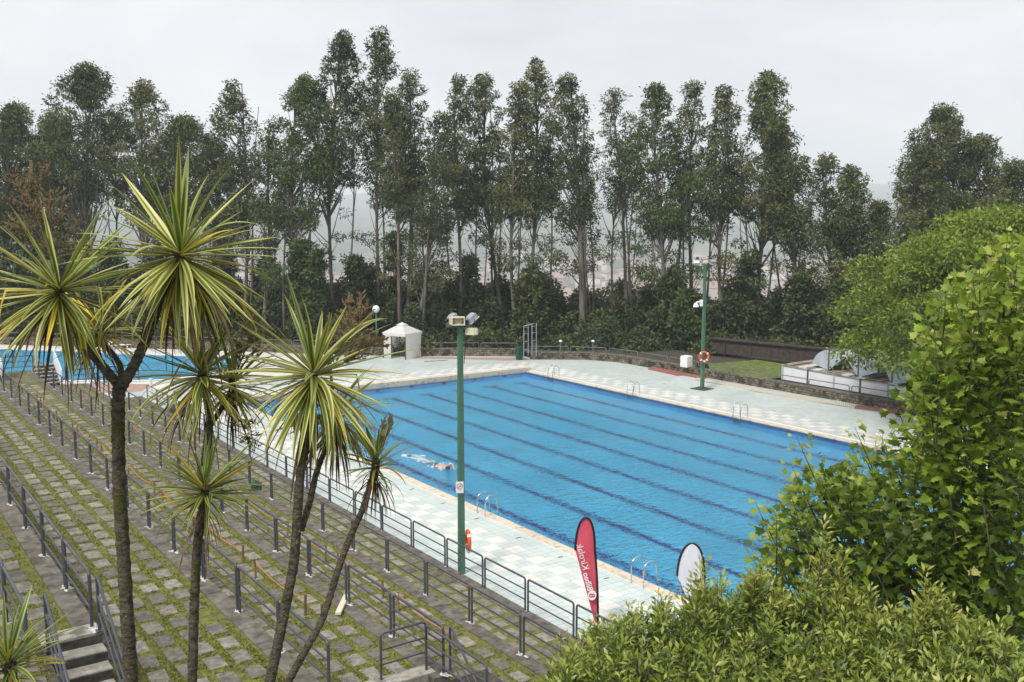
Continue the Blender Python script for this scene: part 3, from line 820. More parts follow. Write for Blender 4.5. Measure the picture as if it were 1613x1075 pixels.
# stair corner at bottom centre
z2 = ZK[2]+.04
q = MB(); q.cham(7.4, 15.62, z2-.9, 9.08, 16.0, z2+.02, .015)
tag(q.build('stair_landing', M['concrete']), 'pale concrete landing edge at bottom centre under the corner railings', 'landing', kind='structure')
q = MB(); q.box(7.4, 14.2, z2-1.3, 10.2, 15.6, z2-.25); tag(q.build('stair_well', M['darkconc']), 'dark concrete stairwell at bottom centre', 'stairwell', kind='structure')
o = empty('corner_railing', (8.05, 15.88, z2), 'short crosswise railing with three bars on the pale landing edge', 'railing')
q = bent([(0,0,0),(0,0,RH-.07),(.02,0,RH-.02),(.07,0,RH),(.90,.02,RH),(.96,.02,RH-.03),(.98,.02,RH-.08),(.98,.02,0)]); q.build('frame', M['rail'], o)
for h in (.60,.31): q = MB(); q.tube([(.01,0,h),(.97,.02,h)], .018, 6); q.build('crossbar', M['rail'], o)
q = MB(); q.box(.92,-.04,0,1.04,.08,.012); q.build('base_plate', M['rail'], o)
o = empty('corner_railing', (8.95, 15.75, z2), 'level railing running from the landing corner toward the leafy bush', 'railing')
q = bent([(0,0,-.1),(0,0,RH-.07),(0,-.02,RH-.02),(0,-.07,RH),(0,-2.03,RH),(0,-2.09,RH-.03),(0,-2.11,RH-.08),(0,-2.11,-.6)]); q.build('frame', M['rail'], o)
for h in (.60,.31): q = MB(); q.tube([(0,0,h),(0,-2.1,h)], .018, 6); q.build('crossbar', M['rail'], o)
stair_rail(9.30, 15.45, z2, 'steeply sloping handrail descending at bottom centre behind the level railing', n=5, run=.26, rise=.2)

# far stairs and end rails
st = stairs(9.75, 10.85, 61.6, ZK[1], 6, 'dark concrete steps at far end of the terraces beside the leisure pool', up=0)
st = stairs(6.35, 7.35, 58.4, ZK[2]+.05, 6, 'dark concrete steps at the left edge of the photo above the terraces', up=0)
for (x, y, z, lb) in ((10.9, 61.4, ZK[1], 'white side panel of the far steps beside the leisure pool'), (7.42, 58.2, ZK[2], 'white side panel of the steps at the left edge')):
    q = MB(); q.add([(0,0,0),(0,2.2,.9),(0,2.2,1.9),(0,0,.9),(.05,0,0),(.05,2.2,.9),(.05,2.2,1.9),(.05,0,.9)], [(0,1,2,3),(7,6,5,4),(0,4,5,1),(3,2,6,7),(0,3,7,4),(1,5,6,2)])
    tag(q.build('side_panel', M['panelw'], None, loc=(x,y,z)), lb, 'stair panel')
def cross_rail(p0, p1, z, label):
    p0, p1 = Vector(p0), Vector(p1); L = (p1-p0).length; a = math.atan2(-(p1-p0).x, (p1-p0).y)
    n = max(1, round(L/2.13)); o = empty('end_railing', (p0.x, p0.y, z), label, 'railing', 'railings across the far ends of the terraces', rz=a)
    for i in range(n):
        f = link('panel', frame_me, o, loc=(0, i*L/n+.03, 0), sc=(1, (L/n-.08)/PL, 1))
        for h in (.60,.31): link('crossbar', bar_me, f, loc=(0,0,h))
cross_rail((7.7, 55.9), (3.2, 57.2), ZK[3], 'railing across the far end of the fourth terrace in front of the leisure pool')
cross_rail((15.1, 60.9), (11.3, 61.0), ZK[1], 'railing across the far end of the second terrace before the blue leisure pool')
cross_rail((9.4, 60.9), (6.3, 60.9), ZK[2], 'railing across the far end of the third terrace')
q = MB()
for i in range(2):
    pts = [(i*.55,0,0)]; 
q.tube([(0,0,0),(0,0,1.3)], .11, 10)
tag(q.build('white_pillar', M['white'], None, loc=(15.75, 60.9, 0)), 'round white pillar just beyond the end of the deckside railing', 'pillar', 'white pillars at the end of the deckside railing')
tag(q.build('white_pillar', M['white'], None, loc=(16.6, 56.4, 0)), 'round white pillar on the deck beside the railing end', 'pillar', 'white pillars at the end of the deckside railing')
q = MB(); q.box(0,0,0,1.0,1.7,.42); q.box(.12,.12,.42,.9,1.6,.5); tag(q.build('deck_box', M['rail'], None, loc=(15.5,54.6,0)), 'low grey storage box on deck against the railing end', 'box')

# stakes with rope
stk = MB(); rr = random.Random(3)
stk.tube([(0,0,-.05),(0.005,0,.25),(0,.005,.50)], [.032,.030,.031], 6, smooth=False); stm = stk.mesh('stake', M['wood'])
tagm = MB(); tagm.box(.026,-.05,.33,.032,.06,.46); tgm = tagm.mesh('paper_tag', M['cream'])
S2 = [(7.68,56.36),(7.68,53.51),(7.77,50.03),(7.76,48.98),(7.74,45.82),(7.72,44.93),(7.79,42.15),(7.81,41.35),(7.91,38.55),(7.86,37.42),(7.93,33.91),(8.02,31.13),(7.96,30.0),(8.05,27.3),(8.04,26.27),(8.16,23.57),(8.05,22.44),(8.14,19.64),(8.21,18.91)]
S1 = [(11.0,57.95),(10.9,53.75),(10.9,45.56),(10.99,42.94),(11.05,38.8),(11.07,32.39),(11.02,27.82),(11.07,25.14),(11.12,24.41),(11.15,21.82),(11.12,20.94),(11.04,18.16)]
def sag(a, b, dz):
    return [Vector(a).lerp(Vector(b), t)+Vector((0,0,-dz*4*t*(1-t))) for t in [i/8 for i in range(9)]]
for lv, S, nm in ((2, S2, 'third'), (1, S1, 'second')):
    for i, (x, y) in enumerate(S):
        o = empty('wooden_stake', (x, y, ZK[lv]), None, 'stake', 'rope stakes on the %s terrace' % nm)
        o['label'] = 'short wooden rope stake in the grass of the %s terrace, %s from the near end' % (nm, ordn[len(S)-1-i])
        o.rotation_euler = (random.uniform(-.05,.05), random.uniform(-.05,.05), random.uniform(0,6))
        link('post', stm, o)
        if i % 3 == 1: link('paper_tag', tgm, o)
    for i in range(len(S)-1):
        a = (S[i][0], S[i][1], ZK[lv]+.45); b = (S[i+1][0], S[i+1][1], ZK[lv]+.42)
        gap = abs(S[i][1]-S[i+1][1])
        if gap < 1.3 or gap > 6.0: continue
        q = MB(); q.tube(sag(a, b, .16), .012, 5); 
        tag(q.build('rope', M['rope'] if i % 2 else M['ropered']), 'thin %s rope hanging from the %s nearest stake of the %s terrace' % ('orange' if i % 2 else 'pinkish', ordn[len(S)-1-i], nm), 'rope', 'ropes between stakes on the %s terrace' % nm)
    for i in range(1, len(S), 3):      # crosswise barrier lines toward the kerb
        a = (S[i][0], S[i][1], ZK[lv]+.3); b = (S[i][0]-1.15, S[i][1]+.05, ZK[lv]+.06)
        q = MB(); q.tube(sag(a, b, .05), .007, 5); tag(q.build('rope', M['rope']), 'crosswise orange rope running from the %s nearest stake of the %s terrace' % (ordn[len(S)-1-i], nm), 'rope', 'crosswise ropes on the %s terrace' % nm)
q = MB(); q.cham(-.16,-.12,0,.16,.12,.30,.03); q.tube([(.1,0,.3),(.1,0,.36),(-.1,0,.36),(-.1,0,.3)], .012, 5); tag(q.build('ground_box', M['green_dark'], None, loc=tuple(P(404,772,ZK[1]+.02))), 'small dark green utility box on the second terrace', 'box')
q = MB(); q.obox((0,0,.03), (.30,.42,0), (-.05,.035,0), (0,0,.03)); tag(q.build('loose_plank', M['cream'], None, loc=(9.0,18.9+.7,ZK[2]+.045)), 'loose pale wooden plank lying on the kerb at the foot of the third railing', 'plank')

# ------------------------------------------------------------------ back wall with low railing
W1 = [P(-60,541),P(0,543),P(75,545),P(150,547),P(225,549),P(300,551.5),P(400,554.5),P(470,557),P(560,559.5),P(652,561.5),P(720,561),P(800,561.5),P(822,562)]
W2 = [Vector((44.6,61.7,0)),Vector((46.4,60.5,0)),Vector((48.2,59.1,0)),Vector((49.2,57.0,0)),Vector((49.35,55,0)),Vector((49.4,50,0)),Vector((49.5,45,0)),Vector((49.55,40,0)),Vector((49.7,35,0)),Vector((49.9,30,0)),Vector((50.2,24,0)),Vector((50.5,10,0))]
def polylen(pts): return sum((pts[i+1]-pts[i]).length for i in range(len(pts)-1))
def at_len(pts, s):
    for i in range(len(pts)-1):
        L = (pts[i+1]-pts[i]).length
        if s <= L or i == len(pts)-2: return pts[i]+(pts[i+1]-pts[i])*(s/L), (pts[i+1]-pts[i]).normalized()
        s -= L
def stone_wall(pts, h, label, rlabel, seed, plen, railh=.42):
    rr = random.Random(seed)
    w = empty('stone_wall', tuple(pts[0]), label, 'wall')
    o0 = pts[0]; T_ = polylen(pts)
    core = MB(); cop = MB(); st_ = MB()
    for i in range(len(pts)-1):
        a, b = pts[i]-o0, pts[i+1]-o0; t = (b-a).normalized(); nn = Vector((-t.y, t.x, 0))
        if nn.dot(-(pts[i])) < 0: nn = -nn          # toward the camera side
        bk = -nn*.4
        core.add([a,b,b+bk,a+bk]+[p+Vector((0,0,h-.1)) for p in (a,b,b+bk,a+bk)], [(0,1,5,4),(1,2,6,5),(2,3,7,6),(3,0,4,7),(4,5,6,7)])
        f = nn*.06; t2 = t*.01
        cop.add([p+Vector((0,0,z)) for z in (h-.095, h) for p in (a+f+t2,b+f-t2,b+bk-t2,a+bk+t2)], [(0,1,5,4),(1,2,6,5),(2,3,7,6),(3,0,4,7),(4,5,6,7),(0,3,2,1)])
    s = 0
    for row in range(3):
        s = rr.uniform(0, .2); zb = row*(h-.1)/3; rh = (h-.1)/3
        while s < T_:
            L = rr.uniform(.16, .42)
            p, t = at_len(pts, s+L/2); p = p-o0; nn = Vector((-t.y, t.x, 0))
            if nn.dot(-(p+o0)) < 0: nn = -nn
            dz = rr.uniform(-.02,.02); pr = rr.uniform(.03, .075)
            c = p+Vector((0,0,zb+rh/2+dz)); hx = t*(L/2-.015); hz = Vector((0,0,rh/2-.012))
            back = [c-hx-hz, c+hx-hz, c+hx+hz, c-hx+hz]; fr = [c+nn*pr+(q_-c)*rr.uniform(.6,.85) for q_ in back]
            st_.add(back+fr, [(4,5,6,7),(0,1,5,4),(1,2,6,5),(2,3,7,6),(3,0,4,7)])
            s += L
    core.build('wall_core', M['walldark'], w); cop.build('coping', M['strip'], w); o = st_.build('stones', M['stone'], w); o['kind'] = 'stuff'
    rl = empty('low_railing', tuple(pts[0]+Vector((0,0,h))), rlabel, 'railing')
    n = int(T_/plen)
    for i in range(n):
        a, t = at_len(pts, i*plen+.08); b, _ = at_len(pts, (i+1)*plen-.08)
        d = b-a; L = d.length; nn = Vector((-t.y, t.x, 0)); 
        if nn.dot(-a) < 0: nn = -nn
        a = a-o0-nn*.18
        q = MB(); ang = math.atan2(-d.x, d.y)
        q.tube(arc_frame(L, railh, .03, .12), .03, 6)
        q.build('panel', M['railback'], rl, loc=tuple(a), rot=(0,0,ang))
stone_wall(W1, .62, 'low rubble stone wall along the back of the deck behind the tent', 'low grey looped railing on the back stone wall behind the tent', 4, 3.1)
stone_wall(W2, .58, 'low rubble stone wall along the right side of the far deck', 'low grey looped railing on the right hand stone wall', 8, 3.05)
q = MB(); q.add([P(652,562.5),P(722,563),P(822,563.5),Vector((44.5,61.6,0)),P(834,567.5),P(800,568.5),P(720,566),P(652,565)], [(0,1,2,3,4,5,6,7)])
for i, v in enumerate(q.v): q.v[i] = (v[0], v[1], .004)
tag(q.build('red_paving', M['redpave']), 'strip of reddish paving along the foot of the back wall', 'paving', kind='structure')
# ground behind the wall
gp_ = MB()
A_ = [Vector(p)+Vector((0,0,.42)) for p in W1]
B_ = []
for p in W1: 
    d = Vector((p.x,p.y,0)).normalized(); B_.append(Vector((p.x,p.y,0))+d*40+Vector((0,0,-.5)))
for i in range(len(A_)-1): gp_.add([A_[i]-Vector((0,0,0)),A_[i+1],B_[i+1],B_[i]], [(0,1,2,3)])
A2 = [p+Vector((.2,.1,.42)) for p in W2]; B2 = []
for p in W2:
    d = Vector((p.x,p.y,0)).normalized(); B2.append(Vector((p.x,p.y,0))+d*38+Vector((0,0,-.5)))
A2 = [A_[-1]]+A2; B2 = [B_[-1]]+B2
for i in range(len(A2)-1): gp_.add([A2[i],A2[i+1],B2[i+1],B2[i]], [(0,1,2,3)])
tag(gp_.build('ground', M['soil']), 'leaf littered ground under the eucalyptus trees', 'ground', kind='structure')
q = MB(); q.add([(50.0,50,.50),(56.5,49.5,.46),(56.5,42.8,.46),(50.0,42.8,.50)], [(3,2,1,0)])
tag(q.build('lawn', M['lawn']), 'patch of green lawn behind the right hand stone wall', 'lawn', kind='structure')
q = MB(); q.obox((58.0, 48.6, 1.0), (1.2,-5.6,0), (.12,.03,0), (0,0,.55)); q.obox((58.0, 48.6, 1.58), (1.25,-5.7,0), (.3,.08,0), (0,0,.06))
for t in range(5): q.obox((56.9+t*.5, 53.0-t*2.2, 1.1), (.05,0,0),(0,.05,0),(0,0,.55))
tag(q.build('timber_barrier', M['darkwood']), 'long dark timber barrier behind the lawn below the trees', 'barrier')
# hedge base fence line far left not visible

# ------------------------------------------------------------------ tent
tn = empty('tent', (36.6, 67.15, 0), 'small white canvas gazebo with one open side on the far deck', 'gazebo', rz=R(25))
S_ = 2.15; HT = 2.0
q = MB(); q.add([(-.05,-.05,HT),(S_+.05,-.05,HT),(S_+.05,S_+.05,HT),(-.05,S_+.05,HT),(S_*.36,S_*.36,HT+.52),(S_*.64,S_*.36,HT+.52),(S_*.64,S_*.64,HT+.52),(S_*.36,S_*.64,HT+.52)], [(0,1,5,4),(1,2,6,5),(2,3,7,6),(3,0,4,7),(4,5,6,7)])
q.build('roof', M['fabricw'], tn)
q = MB(); q.add([(S_*.34,S_*.34,HT+.56),(S_*.66,S_*.34,HT+.56),(S_*.66,S_*.66,HT+.56),(S_*.34,S_*.66,HT+.56),(S_/2,S_/2,HT+.78)], [(0,1,4),(1,2,4),(2,3,4),(3,0,4)])
q.build('roof_cap', M['fabricw'], tn)
q = MB()
for a, b in (((-.05,-.05),(S_+.05,-.05)),((S_+.05,-.05),(S_+.05,S_+.05)),((S_+.05,S_+.05),(-.05,S_+.05)),((-.05,S_+.05),(-.05,-.05))):
    q.add([(a[0],a[1],HT-.22),(b[0],b[1],HT-.22),(b[0],b[1],HT),(a[0],a[1],HT)], [(0,1,2,3)])
q.build('valance', M['fabricw'], tn)
def cloth_wall(a, b):
    q = MB(); n = 14; v = []
    for i in range(n+1):
        t = i/n; p = Vector(a).lerp(Vector(b), t); nn = Vector((-(b[1]-a[1]), b[0]-a[0])).normalized()
        for z, w_ in ((.04, .05), (1.0, .035), (HT-.1, .0)):
            off = math.sin(t*19+z)*w_
            v.append((p.x+nn.x*off, p.y+nn.y*off, z))
    q.add(v, [(i*3+j, (i+1)*3+j, (i+1)*3+j+1, i*3+j+1) for i in range(n) for j in range(2)], 0, True)
    q.build('side_curtain', M['fabricw'], tn)
cloth_wall((0,0),(S_,0)); cloth_wall((S_,0),(S_,S_)); cloth_wall((S_,S_),(0,S_)); cloth_wall((0,S_),(0,S_*.62))
for (x, y) in ((0,0),(S_,0),(S_,S_),(0,S_),(0,S_*.62)):
    q = MB(); q.box(x-.035,y-.035,0,x+.035,y+.035,HT); q.build('post', M['tentwood'], tn)
q = MB(); q.obox((0,0,.03), (.9,-.2,0),(.02,.08,0),(0,0,.02)); tag(q.build('drain_slot', M['walldark'], None, loc=(38.2,65.2,-.03)), 'short dark slot lying in the deck near the gazebo', 'drain')

# ------------------------------------------------------------------ lamp poles
def flood(name_parent, loc, yaw, tilt, s=1.0):
    o = empty('floodlight', loc, parent=name_parent); o.rotation_euler = (0, 0, yaw)
    e = Matrix.Rotation(tilt, 4, 'X')
    def tr(mb_):
        mb_.v = [tuple(e @ (Vector(v)*s)) for v in mb_.v]; return mb_
    q = MB(); n = 8; w2 = .25
    prof = [(-.22,.0)]+[(-.22+.30*(1-math.cos(R(a))), .26*math.sin(R(a))) for a in range(15, 91, 15)]+[(.30,.24),(.30,0)]
    v = [(-w2,y,z) for y,z in prof]+[(w2,y,z) for y,z in prof]; m_ = len(prof)
    q.add(v, [(i,i+1,m_+i+1,m_+i) for i in range(m_-1)]+[tuple(reversed(range(m_))), tuple(range(m_,2*m_))], 0)
    tr(q).build('housing', M['alu'], o)
    q = MB(); q.box(-w2-.02,-.24,-.02,w2+.02,.34,-.001); tr(q).build('lens_frame', M['white'], o)
    q = MB(); q.box(-w2+.03,-.18,-.03,w2-.03,.28,-.021); tr(q).build('lens', M['glassl'], o)
    q = MB(); q.box(-.12,-.20,.10,.12,-.40,.22); tr(q).build('gear_box', M['black'], o)
    q = MB(); q.tube([(w2+.04,0,.08),(w2+.04,-.05,-.25),(-w2-.04,-.05,-.25),(-w2-.04,0,.08)], .014, 5); q.v = [tuple(Vector(v)*s) for v in q.v]; q.build('bracket', M['black'], o)
    return o
def speaker(parent, loc, yaw, s=1.0):
    o = empty('horn_speaker', loc, parent=parent); o.rotation_euler = (0,0,yaw)
    q = MB(); w_, h_, d_ = .30*s, .19*s, .16*s
    for (a,b,c,d2) in ((-w_,-h_,w_,-h_+.03),(-w_,h_-.03,w_,h_),(-w_,-h_+.03,-w_+.03,h_-.03),(w_-.03,-h_+.03,w_,h_-.03)): q.box(a,-d_,b,c,d_,d2)
    q.box(-w_+.03, d_-.02, -h_+.03, w_-.03, d_, h_-.03)
    q.build('horn_box', M['cream'], o)
    q = MB(); q.lathe([(.15*s,-.02),(.11*s,.04),(.05*s,.10),(.035*s,.06),(.03*s,-.02),(.0,-.03)], 14, axis='Y'); q.build('horn_cone', M['cream'], o)
    q = MB(); q.box(-w_-.10*s,-.08*s,-h_*.8,-w_+.0,.10*s,h_*.8); q.build('driver', M['cream'], o)
def square_pole(loc, h, label, wb=.085, wt=.065):
    o = empty('lamp_pole', loc, label, 'lamp pole')
    q = MB(); v = [(-wb,-wb,0),(wb,-wb,0),(wb,wb,0),(-wb,wb,0),(-wt,-wt,h),(wt,-wt,h),(wt,wt,h),(-wt,wt,h)]
    q.add(v, [(0,1,5,4),(1,2,6,5),(2,3,7,6),(3,0,4,7),(4,5,6,7)]); q.build('shaft', M['green_pole'], o)
    return o
fyaw = YAW      # toward the camera view axis, used for orientation of heads
p1 = square_pole((15.62, 25.22, 0), 7.68, 'tall green floodlight pole with horn speakers beside lowest railing')
arm = MB(); arm.obox((0,0,7.72), Vector((math.cos(fyaw), math.sin(fyaw), 0))*.42+Vector((0,0,-.04)), Vector((-math.sin(fyaw), math.cos(fyaw), 0))*.06, (0,0,.05)); arm.build('cross_arm', M['green_pole'], p1)
rt = Vector((math.cos(fyaw), math.sin(fyaw), 0)); fw_ = Vector((-math.sin(fyaw), math.cos(fyaw), 0))
c = Vector((0,0,8.02)); 
flood(p1, tuple(-rt*.24+fw_*.2+Vector((0,0,7.90))), fyaw-R(60), R(32), .56)
flood(p1, tuple(rt*.36+Vector((0,0,7.90))), fyaw-R(62), R(38), .62)
speaker(p1, tuple(-rt*.05-fw_*.15+Vector((0,0,7.90))), fyaw+R(8), .66)
speaker(p1, tuple(rt*.34-fw_*.05+Vector((0,0,7.58))), fyaw+R(150), .55)
q = MB(); q.tube([(.05,-.1,7.8),(.2,-.2,7.5),(.1,-.14,7.2),(.06,-.12,6.6)], .012, 5); q.build('cable', M['black'], p1)
q = MB(); q.box(-.19,-.185,2.62,.05,-.175,2.98, 0); sg = q.build('sign', M['white'], p1, rot=(0,0,fyaw+R(12)))
q = MB(); q.lathe([(.075,-.001),(.095,-.001),(.095,-.004),(.075,-.004),(.075,-.001)], 20, axis='Y'); q.obox((0,-.003,0),(.06,0,.06),(0,.001,0),(-.008,0,.008)); q.build('red_mark', M['floatr'], sg, loc=(-.07,-.186,2.83))
q = MB(); q.box(-.03,-.002,-.05,.03,0,.05); q.build('black_mark', M['black'], sg, loc=(-.07,-.187,2.83), sc=(.8,1,.4))
def buoy(loc, label, yaw):
    o = empty('life_buoy', loc, label, 'life buoy'); o.rotation_euler = (0,0,yaw)
    q = MB(); n = 32; m_ = 10; v = []; f = []; mi = []
    for i in range(n):
        a = 2*math.pi*i/n
        for j in range(m_):
            b = 2*math.pi*j/m_; rr_ = .29+.075*math.cos(b); v.append((rr_*math.cos(a), .06*math.sin(b), rr_*math.sin(a)))
    q.v = v
    for i in range(n):
        for j in range(m_):
            q.f.append([i*m_+j, i*m_+(j+1)%m_, ((i+1)%n)*m_+(j+1)%m_, ((i+1)%n)*m_+j]); q.m.append(0); q.sm.append(True)
    q.build('ring', M['orange'], o)
    for k in range(4):
        q = MB(); v = []; a0 = R(45+90*k)
        for i in range(4):
            a = a0-.13+.26*i/3
            for j in range(m_):
                b = 2*math.pi*j/m_; rr_ = .29+.079*math.cos(b); v.append((rr_*math.cos(a), .064*math.sin(b), rr_*math.sin(a)))
        q.add(v, [(i*m_+j, i*m_+(j+1)%m_, (i+1)*m_+(j+1)%m_, (i+1)*m_+j) for i in range(3) for j in range(m_)], 0, True)
        q.build('white_band', M['white'], o)
    q = MB(); q.tube([(.05,-.07,-.30),(.0,-.08,-.36),(-.04,-.07,-.30),(.02,-.08,-.22),(.07,-.08,-.33)], .022, 6); q.build('rope_coil', M['white'], o)
    return o
buoy((15.83, 25.16, 1.02), 'orange life buoy hanging on pool side of the near green pole', R(66))
p2 = square_pole((45.93, 44.65, 0), 8.0, 'green floodlight pole on far deck with white camera and life buoy', .10, .075)
q = MB(); q.box(-.55,-.55,0,.55,.55,.035); q.build('base_plate', M['darkconc'], p2, rot=(0,0,R(10)))
q = MB(); q.obox((.10,.07,7.9), rt*.45, fw_*.05, (0,0,.05)); q.build('cross_arm', M['green_pole'], p2)
flood(p2, tuple(-rt*.48+fw_*.1+Vector((0,0,8.15))), fyaw+R(160), R(-48), .72)
flood(p2, tuple(rt*.42+fw_*.1+Vector((0,0,8.15))), fyaw+R(200), R(-30), .75)
speaker(p2, tuple(-rt*.22+Vector((0,0,8.0))), fyaw+R(40), .5); speaker(p2, tuple(rt*.03+Vector((0,0,8.18))), fyaw+R(120), .5)
q = MB(); q.box(-.28,-.12,5.35,-.10,.12,5.75); q.tube([(-.25,0,5.6),(-.45,0,5.62),(-.52,0,5.5)], .05, 8); q.lathe([(.0,.22),(.10,.18),(.17,.05),(.18,-.06)], 14, c=(-.52,0,5.36)); q.build('camera_housing', M['white'], p2, rot=(0,0,fyaw))
q = MB(); q.lathe([(.16,-.06),(.14,-.14),(.08,-.19),(0,-.21)], 14, c=(-.52,0,5.36)); q.build('camera_dome', M['black'], p2, rot=(0,0,fyaw))
buoy((45.72, 44.35, 2.15), 'orange life buoy facing the camera on the far green pole', fyaw)
for (px, py, pyt, lb, globe) in ((313, 592, 447, 'green lamp pole standing behind the tallest cordyline head', 0), (197, 567, 478, 'thin green pole with white globe lamp beyond the leisure pool', 1), (603, 560, 487, 'pole with pale globe lamp behind the white gazebo', 1), (1437, 652, 588, 'dark green post at the right end of the far deck', 2)):
    b = P(px, py); 
    if globe == 1 and px < 300: b = W1[4]+Vector((-.6,.7,0))
    if px == 603: b = Vector((36.2,71.2,0))
    hgt = D(px, pyt, math.hypot(b.x, b.y)).z
    o = empty('lamp_pole', tuple(b), lb, 'lamp pole')
    q = MB(); q.tube([(0,0,0),(0,0,hgt-(.3 if globe==1 else 0))], .07 if globe != 2 else .09, 8); q.build('shaft', M['green_pole'] if globe != 2 else M['green_dark'], o)
    if globe == 1:
        q = MB(); q.lathe([(0.001,-.30),(.13,-.28),(.24,-.18),(.30,0),(.24,.18),(.13,.27),(0.001,.30)], 16, c=(0,0,hgt)); q.build('globe', M['white'], o)
    elif globe == 0:
        q = MB(); q.obox((0,0,hgt), rt*.45, fw_*.05, (0,0,.05)); q.build('cross_arm', M['green_pole'], o)
        flood(o, tuple(rt*.3+Vector((0,0,hgt+.25))), fyaw-R(60), R(35), .9)
    else:
        q = MB(); q.box(-.4,-.4,0,.4,.4,.04); q.build('base_plate', M['darkconc'], o)
        q = MB(); q.obox((0,0,hgt), (.3,0,0),(0,.12,0),(0,0,.08)); q.build('cap', M['green_dark'], o)

# ------------------------------------------------------------------ pool ladders
def ladder(x, y, side, label):
    o = empty('pool_ladder', (x, y, 0), label, 'pool ladder', 'stainless pool ladders')
    for s in (-.27, .27):
        pts = [(-.42,s,0),(-.42,s,.45)]
        for a in range(0, 181, 20): pts.append((-.42+.26*(1-math.cos(R(a))), s, .52+.26*math.sin(R(a))))
        pts += [(.12,s,.35),(.16,s,-.05),(.17,s,-1.3)]
        pts = [(p[0]*side, p[1], p[2]) for p in pts]
        q = MB(); q.tube(pts, .021, 8); q.build('handrail', M['steel'], o)
    for z in (-.18, -.48, -.78, -1.08):
        q = MB(); q.box(.12*side-.05, -.27, z-.015, .12*side+.06, .27, z+.015); q.build('tread', M['steel'], o)
ladder(PX1+.02, 54.0, -1, 'steel pool ladder at the far corner of the lap pool')
ladder(PX1+.02, 45.75, -1, 'steel pool ladder on far edge, second from the far corner')
ladder(PX1+.02, 36.95, -1, 'steel pool ladder on far edge nearest the far green pole')
ladder(PX1+.02, 27.9, -1, 'steel pool ladder on far edge seen above the plane tree leaves')
ladder(PX0-.02, 29.95, 1, 'steel pool ladder on near edge right of the near green pole')
ladder(PX0-.02, 21.35, 1, 'steel pool ladder on near edge between the two feather flags')
ladder(PX0-.02, 39.5, 1, 'steel pool ladder on near edge behind the small cordyline head')
ladder(18.6, 84.2, -1, 'steel ladder on the far rim of the leisure pool')

# ------------------------------------------------------------------ feather flags
def feather(loc, yaw, W_, h0, h1, fm, label, prof_left, text=False):
    """sail with straight mast on the right, bulging left edge; local X is left(-)/right(+)"""
    o = empty('feather_flag', loc, label, 'flag', rz=yaw)
    n = 40
    # mast curve: straight then bending over the top
    def mast(t):     # t 0..1 along the black edge from foot to the sail's left shoulder
        pass
    out = []
    pts = prof_left
    L = len(pts)
    right, left, zs = zip(*[(p[1], p[0], p[2]) for p in pts])
    q = MB(); v = []
    cols = 9
    for i in range(L):
        for j in range(cols):
            s = j/(cols-1); x = left[i]+(right[i]-left[i])*s
            v.append((x, .05*math.sin(s*3.14)*math.sin(zs[i]*2.1)+.012*math.sin(s*14+zs[i]*3), zs[i]))
    f = [(i*cols+j, i*cols+j+1, (i+1)*cols+j+1, (i+1)*cols+j) for i in range(L-1) for j in range(cols-1)]
    q.add(v, f, 0, True); sail = q.build('sail', fm, o)
    # black sleeve along right edge, over the top and down to the shoulder
    edge = [(right[i], 0, zs[i]) for i in range(L)]
    sh = max(i for i in range(L) if pts[i][3])   # index of shoulder start
    edge += [(left[i], 0, zs[i]) for i in range(L-1, sh-1, -1)]
    q = MB(); m_ = len(edge)
    q.tube(edge, [.030]*m_, 6); q.build('sleeve', M['black'], o)
    q = MB(); q.tube([(right[0]+.005,0,-.02),(right[0]+.005,0,zs[0]+.1)], .018, 6); q.lathe([(.28,0),(.28,.03),(.05,.07),(0.001,.07)], 16, c=(right[0],0,0)); q.build('base', M['black'], o)
    return o, sail
def prof(Ws, zsh, ztop, z0, w0, lean):
    pts = []
    n1 = 14
    for i in range(n1+1):
        t = i/n1; z = z0+(zsh-z0)*t
        pts.append((-(w0+(Ws-w0)*t), -lean*t*t, z, i == n1))
    n2 = 12
    for i in range(1, n2+1):
        a = R(90*i/n2); z = zsh+(ztop-zsh)*math.sin(a)
        xc = -lean-(Ws-lean)*.5
        hw = (Ws-lean)*.5
        pts.append((xc-hw*math.cos(a)*1.0, xc+hw*math.cos(a)**.8 if i < n2 else xc+.005, z, i == 1 and False))
    return pts
fl, sail = feather((16.28, 19.42, 0), fyaw+R(4), .62, .0, 0, M['flagred'], 'red feather flag with mirrored white lettering beside the pool', prof(.62, 2.28, 3.15, .25, .08, .10), True)
def text_mesh(s, size, bold=False):
    cu = bpy.data.curves.new('t', 'FONT'); cu.body = s; cu.size = size; cu.extrude = .001; cu.offset = .004 if bold else .0
    ob = bpy.data.objects.new('t', cu); COL.objects.link(ob)
    dg = bpy.context.evaluated_depsgraph_get(); me = bpy.data.meshes.new_from_object(ob.evaluated_get(dg))
    bpy.data.objects.remove(ob); return me
def place_text(s, size, x, z, dx, dz, bold, mtl, name, yoff=-.075):
    me = text_mesh(s, size, bold); me.materials.clear(); me.materials.append(mtl)
    u = Vector((dx, 0, dz)).normalized(); w = Vector((u.z, 0, -u.x))    # mirrored: letter tops toward +X side
    # seen from the back of the print: flip handedness
    m = Matrix(((u.x, w.x, 0, x), (0, 0, 1, yoff), (u.z, w.z, 0, z), (0, 0, 0, 1)))
    for v in me.vertices: v.co = m @ v.co
    me.update(); return link(name, me, fl)
